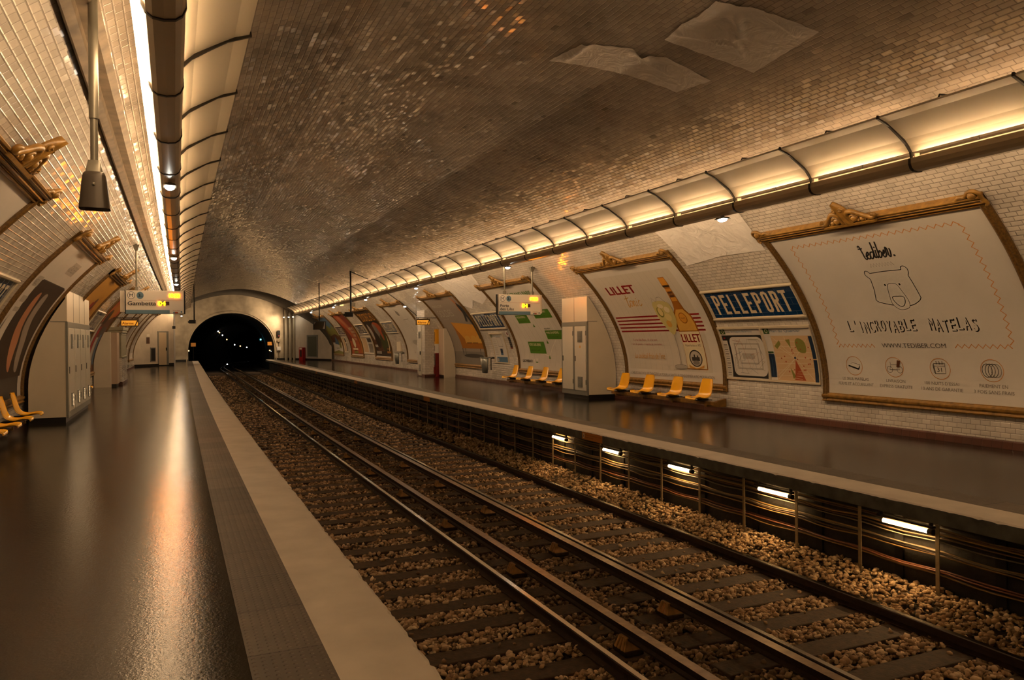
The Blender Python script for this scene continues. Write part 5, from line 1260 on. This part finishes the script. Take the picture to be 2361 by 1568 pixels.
for i in range(64):
    y = 3.3+.92*i
    if br0 is None: mb = MB(); mb.box(-.005, .005, -.02, .02, -.36, .40); mb.box(.0, .075, -.02, .02, -.385, -.36); o = br0 = mb.build('cable_bracket', M_BRK)
    else: o = br0.copy(); COL.objects.link(o)
    place(o, 2.868, y, -.60); tag(o, 'upright metal bracket holding cables on the wall below the right platform', 'bracket', 'cable brackets along the right trench wall')
CC = [mat('cable_%s' % n_, c, .5, noise=(3, .3)) for n_, c in (('ochre', (150, 118, 66)), ('brown', (96, 70, 44)), ('red_brown', (122, 74, 48)), ('grey', (112, 100, 80)), ('dark', (44, 38, 30)))]
cn = ('ochre', 'brown', 'red-brown', 'grey', 'dark')
spec = [(-.235, 0, 4), (-.258, 1, 3), (-.278, 3, 4), (-.298, 0, 3), (-.318, 1, 3), (-.338, 3, 2), (-.45, 0, 4), (-.470, 3, 3), (-.490, 1, 3), (-.508, 0, 2), (-.64, 2, 4), (-.658, 2, 3), (-.676, 1, 3), (-.692, 0, 2), (-.86, 3, 3), (-.878, 0, 3)]
for k, (z, ci, w) in enumerate(spec):
    ys = np.arange(3.0, 60, .23); a, b = random.uniform(0, 6), random.uniform(.02, .05); pts = []
    for y in ys:
        t = ((y-3.3)/.92) % 1; sag = -.016*math.sin(math.pi*t)*(1+.8*math.sin(math.floor((y-3.3)/.92)*1.7+k))
        pts.append((2.912-.028*(k % 2)+.004*math.sin(y*1.3+a), y, z+sag+b*.4*math.sin(y*.35+a)))
    mb = MB(); mb.tube(pts, .0045+.0015*w, 6)
    tag(mb.build('trench_cable', CC[ci], warped=True, origin=pts[0]), '%s cable running along the wall below the right platform, number of its run unclear' % cn[ci] if 0 else '%s cable in the sagging bundle on the wall below the right platform' % cn[ci], 'cable', '%s cables on the right trench wall' % cn[ci])
# ribs on the trench wall
mb = MB()
for i in range(60): y = 3.5+1.07*i; mb.box(2.945, 2.975, y-.05, y+.05, -1.05, -.15)
struct(mb.build('trim_7', mat('dark_wall_rib', (30, 28, 24), .9), warped=True))
# yellow plates on the ledge
def ledge_plate(y, w, label, text=False):
    r = thing('ledge_plate', label, 'sign', LW, y, -.135, 'ochre plates on the platform ledge'); A = Art(); A.rect(0, 0, w, .125, C('ochre_plate', 186, 122, 52))
    if text:
        A.rect(.03, .02, .06, .085, P_CREAM); A.poly([(.045, .04), (.07, .05), (.06, .09)], M_INK)
        A.text('Ne pas descendre sur la voie', .12, .07, w-.16, .026, P_BRN); A.text('Danger de mort', .12, .03, w*.4, .024, P_BRN, 0, False)
    A.build('plate', lambda u, v, o: (-.004-o, w/2-u, v), r, None, .001)
ledge_plate(11.5, .70, 'ochre warning plate with small lettering on the right platform ledge', True)
for y, lb in ((21.1, 'small ochre plate on the ledge, second after the lettered warning plate' if 0 else 'small ochre plate on the ledge below the green box poster'), (30.9, 'small ochre plate on the ledge below the sofa poster'), (41.0, 'small ochre plate on the ledge below the dark poster'), (51.3, 'farthest small ochre plate on the right ledge')): ledge_plate(y, .60, lb)

# ------------------------------------------------------------ plastic sheets taped to the vault
def film_material():
    T = NT('translucent_grey_film'); tc = T.n('TexCoord'); nz = T.n('TexNoise'); nz.inputs['Scale'].default_value = 3.2; nz.inputs['Detail'].default_value = 5; nz.inputs['Distortion'].default_value = 1.2; T.l(tc.outputs['Object'], nz.inputs['Vector'])
    bp = T.n('Bump'); bp.inputs['Strength'].default_value = .9; bp.inputs['Distance'].default_value = .04; T.l(nz.outputs['Fac'], bp.inputs['Height']); T.l(bp.outputs[0], T.b.inputs['Normal'])
    T.b.inputs['Base Color'].default_value = (*lin((242, 238, 236)), 1); T.b.inputs['Roughness'].default_value = .3; T.b.inputs['Alpha'].default_value = .9
    return T.m
M_FILM = film_material()
def ys_to_world(y, s, off):
    if s <= STOP: x, z = wall(1, s, off)
    else: x, z = wall(-1, 2*STOP-s, off)
    return (x, y, z)
def s_of_x(x): # right-hand half
    z = ZC+PB*(1-((x-XCEN)/PA)**PN)**(1/PN); return s_of_z(z)
def film(name, pts, label, folds, res=.035):
    """pts: outline in (x, y) station coordinates on the right half of the vault; folds: (y0, s0, y1, s1, height, width)"""
    P = [(y, s_of_x(x)) for x, y in pts]; ys_ = [p[0] for p in P]; ss_ = [p[1] for p in P]
    bm = bmesh.new(); vs = [bm.verts.new((p[0], p[1], 0)) for p in P]; f = bm.faces.new(vs); bmesh.ops.triangulate(bm, faces=[f])
    for ax, a, b in ((0, min(ys_), max(ys_)), (1, min(ss_), max(ss_))):
        c = a+res
        while c < b:
            bmesh.ops.bisect_plane(bm, geom=list(bm.verts)+list(bm.edges)+list(bm.faces), plane_co=(c if ax == 0 else 0, c if ax else 0, 0), plane_no=(1-ax, ax, 0)); c += res
    bmesh.ops.triangulate(bm, faces=list(bm.faces))
    bm.verts.index_update(); mb = MB(); out = []
    for v in bm.verts:
        y, s = v.co.x, v.co.y; h = .012+.004*math.sin(y*31+s*17)
        for (a, b, c, d, hh, w) in folds:
            L2 = (c-a)**2+(d-b)**2; t = max(0, min(1, ((y-a)*(c-a)+(s-b)*(d-b))/L2)); q = math.hypot(y-a-(c-a)*t, s-b-(d-b)*t); h += hh*math.exp(-(q/w)**2)*(.25+.75*math.sin(math.pi*(.1+.8*t)))
        out.append(ys_to_world(y, s, h))
    mb.add(out, [tuple(v.index for v in f.verts) for f in bm.faces], 0, True); bm.free()
    o = mb.build(name, M_FILM, warped=True, origin=out[0]); return tag(o, label, 'plastic sheet', 'translucent sheets taped over the vault')
S_ = s_of_x
film('plastic_sheet', [(.72+.12, 9.36), (.95, 8.62), (1.51, 8.31), (1.69, 8.37), (1.93, 8.19), (2.64, 8.2), (2.55, 8.83), (1.87, 8.98), (1.31, 9.18)], 'long translucent film on the ceiling with a folded left end', [(8.35, S_(1.6), 8.5, S_(2.2), .06, .05), (8.6, S_(1.0), 9.2, S_(1.0), .05, .05)])
film('plastic_sheet', [(1.67, 7.85), (1.60, 7.4), (1.63, 7.14), (1.58, 6.76), (2.04, 6.54), (2.69, 6.39), (2.82, 7.59), (2.18, 7.77)], 'large crumpled grey film on the ceiling at the top right', [(7.6, S_(1.7), 7.1, S_(2.2), .07, .05), (7.1, S_(2.2), 6.7, S_(1.8), .06, .05), (7.4, S_(2.5), 7.0, S_(1.9), .05, .035), (6.6, S_(2.6), 6.55, S_(2.1), .05, .035), (7.5, S_(1.9), 7.3, S_(2.3), .05, .03)])
film('plastic_sheet', [(4.62, 13.05), (4.62, 10.46), (5.72, 10.63), (5.70, 11.8), (5.78, 13.0)], 'pale film on the tiles between the bottle poster and the mattress advert', [(12.2, S_(5.0), 11.2, S_(5.3), .012, .05)], .06)
film('plastic_sheet', [(4.55, 27.5), (4.55, 23.3), (5.85, 24.4), (6.0, 25.2), (5.85, 25.8), (6.1, 26.5), (5.95, 27.3)], 'pale film on the tiles between the sofa poster and the green box poster', [(26.5, S_(5.0), 25.2, S_(5.3), .02, .06)], .09)

# ------------------------------------------------------------ far end of the station
# right: white room front, half round columns
RA, RB = (6.97, 61.3), (4.95, 67.2)
rd = Vector((RB[0]-RA[0], RB[1]-RA[1])).normalized(); rn = Vector((-rd.y, rd.x))     # rn points into the station
def rsplay(t): return (RA[0]+(RB[0]-RA[0])*t, RA[1]+(RB[1]-RA[1])*t)
mb = MB(); pts = []
for t in np.linspace(0, 1, 24): x, y = rsplay(t); pts.append((x, y, vault_z(min(x, 6.9))+.05))
n = len(pts); mb.add([(p[0], p[1], 0) for p in pts]+pts, [(k, k+1, n+k+1, n+k) for k in range(n-1)])
mb.add([(4.95, 67.2, 0), (4.95, YP, 0), (4.95, YP, 4.3), (4.95, 67.2, 4.3)], [(0, 1, 2, 3)]); struct(mb.build('wall_right_end', M_WALLW, warped=True))
def on_right(name, t0, t1, z0, z1, m, parent, o0, o1, ref, zr=0.0):
    a, b = rsplay(t0), rsplay(t1); R0 = rsplay(ref); vs = []
    for e in (o0, o1):
        for (x, y), z in ((a, z0), (b, z0), (b, z1), (a, z1)): vs.append((x+rn.x*e-R0[0], y+rn.y*e-R0[1], z-zr))
    mb = MB(); mb.add(vs, [(0, 1, 2, 3), (4, 7, 6, 5), (0, 4, 5, 1), (1, 5, 6, 2), (2, 6, 7, 3), (3, 7, 4, 0)]); return mb.build(name, m, parent)
mb = MB(); mb.add([(RA[0]+rn.x*.03, RA[1], 0), (RB[0]+rn.x*.03, RB[1], 0), (RB[0]+rn.x*.03, RB[1], .13), (RA[0]+rn.x*.03, RA[1], .13)], [(0, 1, 2, 3)]); mb.box(3.45, 4.95, YP-.05, YP, 0, .12); mb.box(-4.4, -3.45, YP-.05, YP, 0, .14); struct(mb.build('trim_8', M_BLACK, warped=True))
pil = mat('half_round_render', (168, 156, 134), .6)
for k, (x, rad) in enumerate(((4.33, .12), (4.62, .11), (4.88, .11))):
    mb = MB(); mb.tube([(x, YP-.35-.55*k, 0), (x, YP-.35-.55*k, vault_z(x)-.03)], rad, 16); tag(mb.build('half_round_column', pil, warped=True, origin=(x, YP-.35-.55*k, 0)), 'tall half round plaster shaft by the tunnel mouth, %s of three' % ('leftmost', 'middle', 'rightmost')[k], 'column', 'plaster shafts right of the tunnel')
vx, vy = rsplay(.51); r = thing('ventilation_panel', 'large grey green louvred panel in the far right white wall', 'vent panel', vx, vy, .22)
on_right('panel_frame', .361, .66, .22, 2.05, M_STEEL, r, .006, .03, .51, .22); on_right('louvre', .395, .626, .32, 1.92, C('grey_green_louvre', 84, 88, 76), r, .03, .036, .51, .22)
vx, vy = rsplay(.75); r = thing('fire_extinguisher', 'red extinguisher cabinet standing by the far right white wall', 'fire extinguisher', vx, vy, 0)
on_right('cabinet', .70, .805, 0, 1.03, mat('bright_red_cabinet', (168, 26, 20), .4), r, .04, .28, .75); on_right('window', .73, .775, .25, .80, M_INK, r, .28, .285, .75); on_right('label', .72, .79, .86, .98, M_WHITE, r, .28, .286, .75)
r = thing('signal_box', 'black signal lamp above a round dial and white box right of the tunnel', 'railway signal', 3.76, YP-.02, .60)
mb = MB(); mb.box(-.14, .10, -.18, 0, 1.35, 1.88); mb.build('signal_head', M_BLACK, r, bevel=.01)
mb = MB(); mb.ball((.0, -.19, 1.42), .03, 0, 8); mb.build('red_lamp', mat('red_lamp', (200, 30, 20), .4, emit=((1, .06, .03), 3)), r)
mb = MB(); mb.tube([(0, -.10, 1.05), (0, -.0, 1.05)], .15, 16); mb.build('dial', C('dial_cream', 150, 136, 110), r)
mb = MB(); mb.box(-.16, .16, -.14, 0, .18, .50); mb.build('white_box', M_WHITE, r, bevel=.008)
mb = MB(); mb.tube([(0, -.03, -.55), (0, -.03, 1.9)], .02, 6); mb.build('conduit', M_DARKM, r)
# left: splayed white wall with door, plain wall behind it
Lz = [z for z in np.linspace(0, 5.2, 30)]
def splay(t): return (-6.72+(-4.38+6.72)*t, 55.1+(58.0-55.1)*t)
mb = MB(); pts = []
for t in np.linspace(0, 1, 24): x, y = splay(t); pts.append((x, y, vault_z(x)+.02))
n = len(pts); mb.add([(p[0], p[1], 0) for p in pts]+pts, [(k, k+1, n+k+1, n+k) for k in range(n-1)])
x, y = splay(1); mb.add([(x, y, 0), (x, YP, 0), (x, YP, vault_z(x)), (x, y, vault_z(x))], [(0, 1, 2, 3)]); struct(mb.build('wall_left_end', M_WALLW, warped=True))
mb = MB(); a, b = splay(.01), splay(.995); d = Vector((b[0]-a[0], b[1]-a[1])).normalized(); nn = Vector((d.y, -d.x))*.03
mb.add([(a[0], a[1], 0), (b[0], b[1], 0), (b[0], b[1], .16), (a[0], a[1], .16)], []); mb.v = [(v[0]+nn.x*(1), v[1]+nn.y*(1), v[2]) for v in mb.v]; mb.f = [(0, 1, 2, 3)]; mb.m = [0]; mb.sm = [False]
struct(mb.build('baseboard_end', M_BLACK, warped=True))
def on_splay(name, t0, t1, z0, z1, m, parent, th=.05, out=.0):
    a, b = splay(t0), splay(t1); o = Vector((d.y, -d.x)); vs = []
    for e in (out, out+th):
        for (x, y), z in ((a, z0), (b, z0), (b, z1), (a, z1)): vs.append((x+o.x*e, y+o.y*e, z))
    mb = MB(); mb.add([(v[0]-rx, v[1]-ry, v[2]) for v in vs], [(0, 1, 2, 3), (4, 7, 6, 5), (0, 4, 5, 1), (1, 5, 6, 2), (2, 6, 7, 3), (3, 7, 4, 0)]); return mb.build(name, m, parent)
rx, ry = splay(.72); D1 = thing('door_1', None, None, rx, ry, 0); D1['kind'] = 'structure'
on_splay('door_frame', .585, .86, .05, 2.33, M_STEEL, D1, .03); on_splay('door_leaf', .605, .80, .06, 2.25, mat('cream_door_paint', (186, 168, 144), .4), D1, .04); on_splay('door_handle', .785, .805, 1.02, 1.22, M_BLACK, D1, .07)
rx, ry = splay(.40); r = thing('vent_opening', 'dark rectangular vent low in the left end wall beside the door', 'vent', rx, ry, .3); rx, ry = splay(.40)
on_splay('vent_frame', .40, .53, 0.0, .95, M_STEEL, r, .03); on_splay('vent_mesh', .415, .515, .06, .89, M_INK, r, .035)
rx, ry = splay(.31); r = thing('wall_notice', 'small dark notice on the left end wall', 'notice', rx, ry, 1.5); on_splay('notice_plate', .31, .385, 0, .42, C('dark_red_grey', 82, 62, 52), r, .02); on_splay('notice_header', .31, .385, .46, .62, M_WHITE, r, .02)
# ochre boards just inside the tunnel, small lamps in the tunnel
for x, z, lb in ((-3.02, 1.20, 'ochre board inside the left edge of the tunnel mouth'), (3.05, 1.22, 'ochre board inside the right edge of the tunnel mouth')):
    r = thing('tunnel_board', lb, 'sign', x, YP+.2, z); mb = MB(); mb.box(-.19, .19, 0, .03, 0, .30); mb.build('board', C('ochre_board', 200, 138, 60), r); mb = MB(); mb.tube([(0, .04, -z-.2), (0, .04, .1)], .015, 6); mb.build('post', M_DARKM, r)
TL = [(484, 746, 92), (493, 748, 96), (490, 753, 98), (495, 756, 100), (503, 764, 104), (506, 767, 106), (513, 773, 110), (523, 783, 114), (541, 795, 118), (554, 798, 122), (569, 801, 126), (622, 808, 71.5), (626, 810, 71.8), (435, 809, 71), (524, 840, 74)]
def tunnel_pt(u, v, y):
    Y_, T_, R_ = map(math.radians, (YAW, PITCH, ROLL)); F = Vector((math.sin(Y_)*math.cos(T_), math.cos(Y_)*math.cos(T_), math.sin(T_))); Rr = Vector((math.cos(Y_), -math.sin(Y_), 0)); Uu = Rr.cross(F)
    a, b = (u-1180.5)/F_PX, (784-v)/F_PX; xx = a*math.cos(R_)+b*math.sin(R_); yy = -a*math.sin(R_)+b*math.cos(R_); dd = F+Rr*xx+Uu*yy; t = y/dd.y
    return Vector((-X0, 0, CAMH))+dd*t
for k, (u, v, y) in enumerate(TL):
    p = tunnel_pt(u, v, y); r = bpy.data.objects.new('tunnel_lamp', None); COL.objects.link(r); r.location = p; s = .0016*y*.45
    tag(r, 'tiny lamp glowing in the dark tunnel', 'lamp', 'tiny lamps in the tunnel')
    mb = MB(); mb.ball((0, 0, 0), s, 0, 8); mb.build('bulb', mat('tunnel_bulb_warm' if k % 2 else 'tunnel_bulb_white', (255, 255, 255), .5, emit=((1, .55, .2) if k % 2 else (.85, .95, 1), 6)), r)
    mb = MB(); mb.box(-s*1.5, s*1.5, s, s*2.5, -s*1.2, s*1.6); mb.build('lamp_body', M_DARKM, r)
for u, v, y, c, nm in ((610, 768, 78, (1, .1, .04), 'red'), (601, 783, 79, (.1, .8, 1), 'turquoise')):
    p = tunnel_pt(u, v, y); r = bpy.data.objects.new('tunnel_signal', None); COL.objects.link(r); r.location = p; tag(r, '%s railway signal light inside the tunnel' % nm, 'railway signal')
    mb = MB(); mb.ball((0, 0, 0), .07, 0, 10); mb.build('signal_light', mat('signal_'+nm, (255, 255, 255), .5, emit=(c, 12)), r); mb = MB(); mb.box(-.14, .14, .05, .2, -.2, .2); mb.build('signal_case', M_BLACK, r)
# flood lamps washing the plaster shafts
for k, (x, y) in enumerate(((4.05, YP-1.3), (4.38, YP-1.9), (4.66, YP-2.5))):
    o = copy_tree(fl0); place(o, x, y, 3.62)
    for ch in o.children:
        if len(ch.data.materials) and ch.data.materials[0] == M_FLOOD: ch.data = ch.data.copy(); ch.data.materials[0] = M_FLOOD2
    relabel(o, 'small white lamp over the plaster shafts, %s of three' % ('leftmost', 'middle', 'rightmost')[k], 'small white lamps under the ducts')
    ld = bpy.data.lights.new('lamp_glow', 'SPOT'); ld.energy = 190; ld.color = (1, .70, .42); ld.shadow_soft_size = .08; ld.spot_size = math.radians(150); ld.spot_blend = .6
    lo_ = bpy.data.objects.new('lamp_glow', ld); COL.objects.link(lo_); lo_.parent = o; lo_.location = (0, 0, -.17); lo_.rotation_euler = Vector((-.9, .25, -.25)).to_track_quat('-Z', 'Y').to_euler()
    mbb = MB(); mbb.tube([(0, 0, .03), (0, 0, vault_z(x)-3.62)], .015, 6); mbb.build('rod', M_DARKM, o)

for k, (x, y) in enumerate(((-3.88, 60.5), (-3.88, 64.5))):  # two added lamps, hidden from view, that brighten the portal wall
    o = copy_tree(fl0); place(o, x, y, 3.62); relabel(o, 'added unseen lamp on a rod at the far left end, %s' % ('nearer one' if k == 0 else 'closest to the tunnel wall'), 'small white lamps under the ducts')
    ld = bpy.data.lights.new('lamp_glow', 'SPOT'); ld.energy = 210; ld.color = (1, .70, .42); ld.shadow_soft_size = .08; ld.spot_size = math.radians(140); ld.spot_blend = .6
    lo_ = bpy.data.objects.new('lamp_glow', ld); COL.objects.link(lo_); lo_.parent = o; lo_.location = (0, 0, -.17); lo_.rotation_euler = Vector((.45, .9, -.35)).to_track_quat('-Z', 'Y').to_euler()
    mbb = MB(); mbb.tube([(0, 0, .015), (0, 0, vault_z(x)-3.62)], .015, 6); mbb.build('rod', M_DARKM, o)
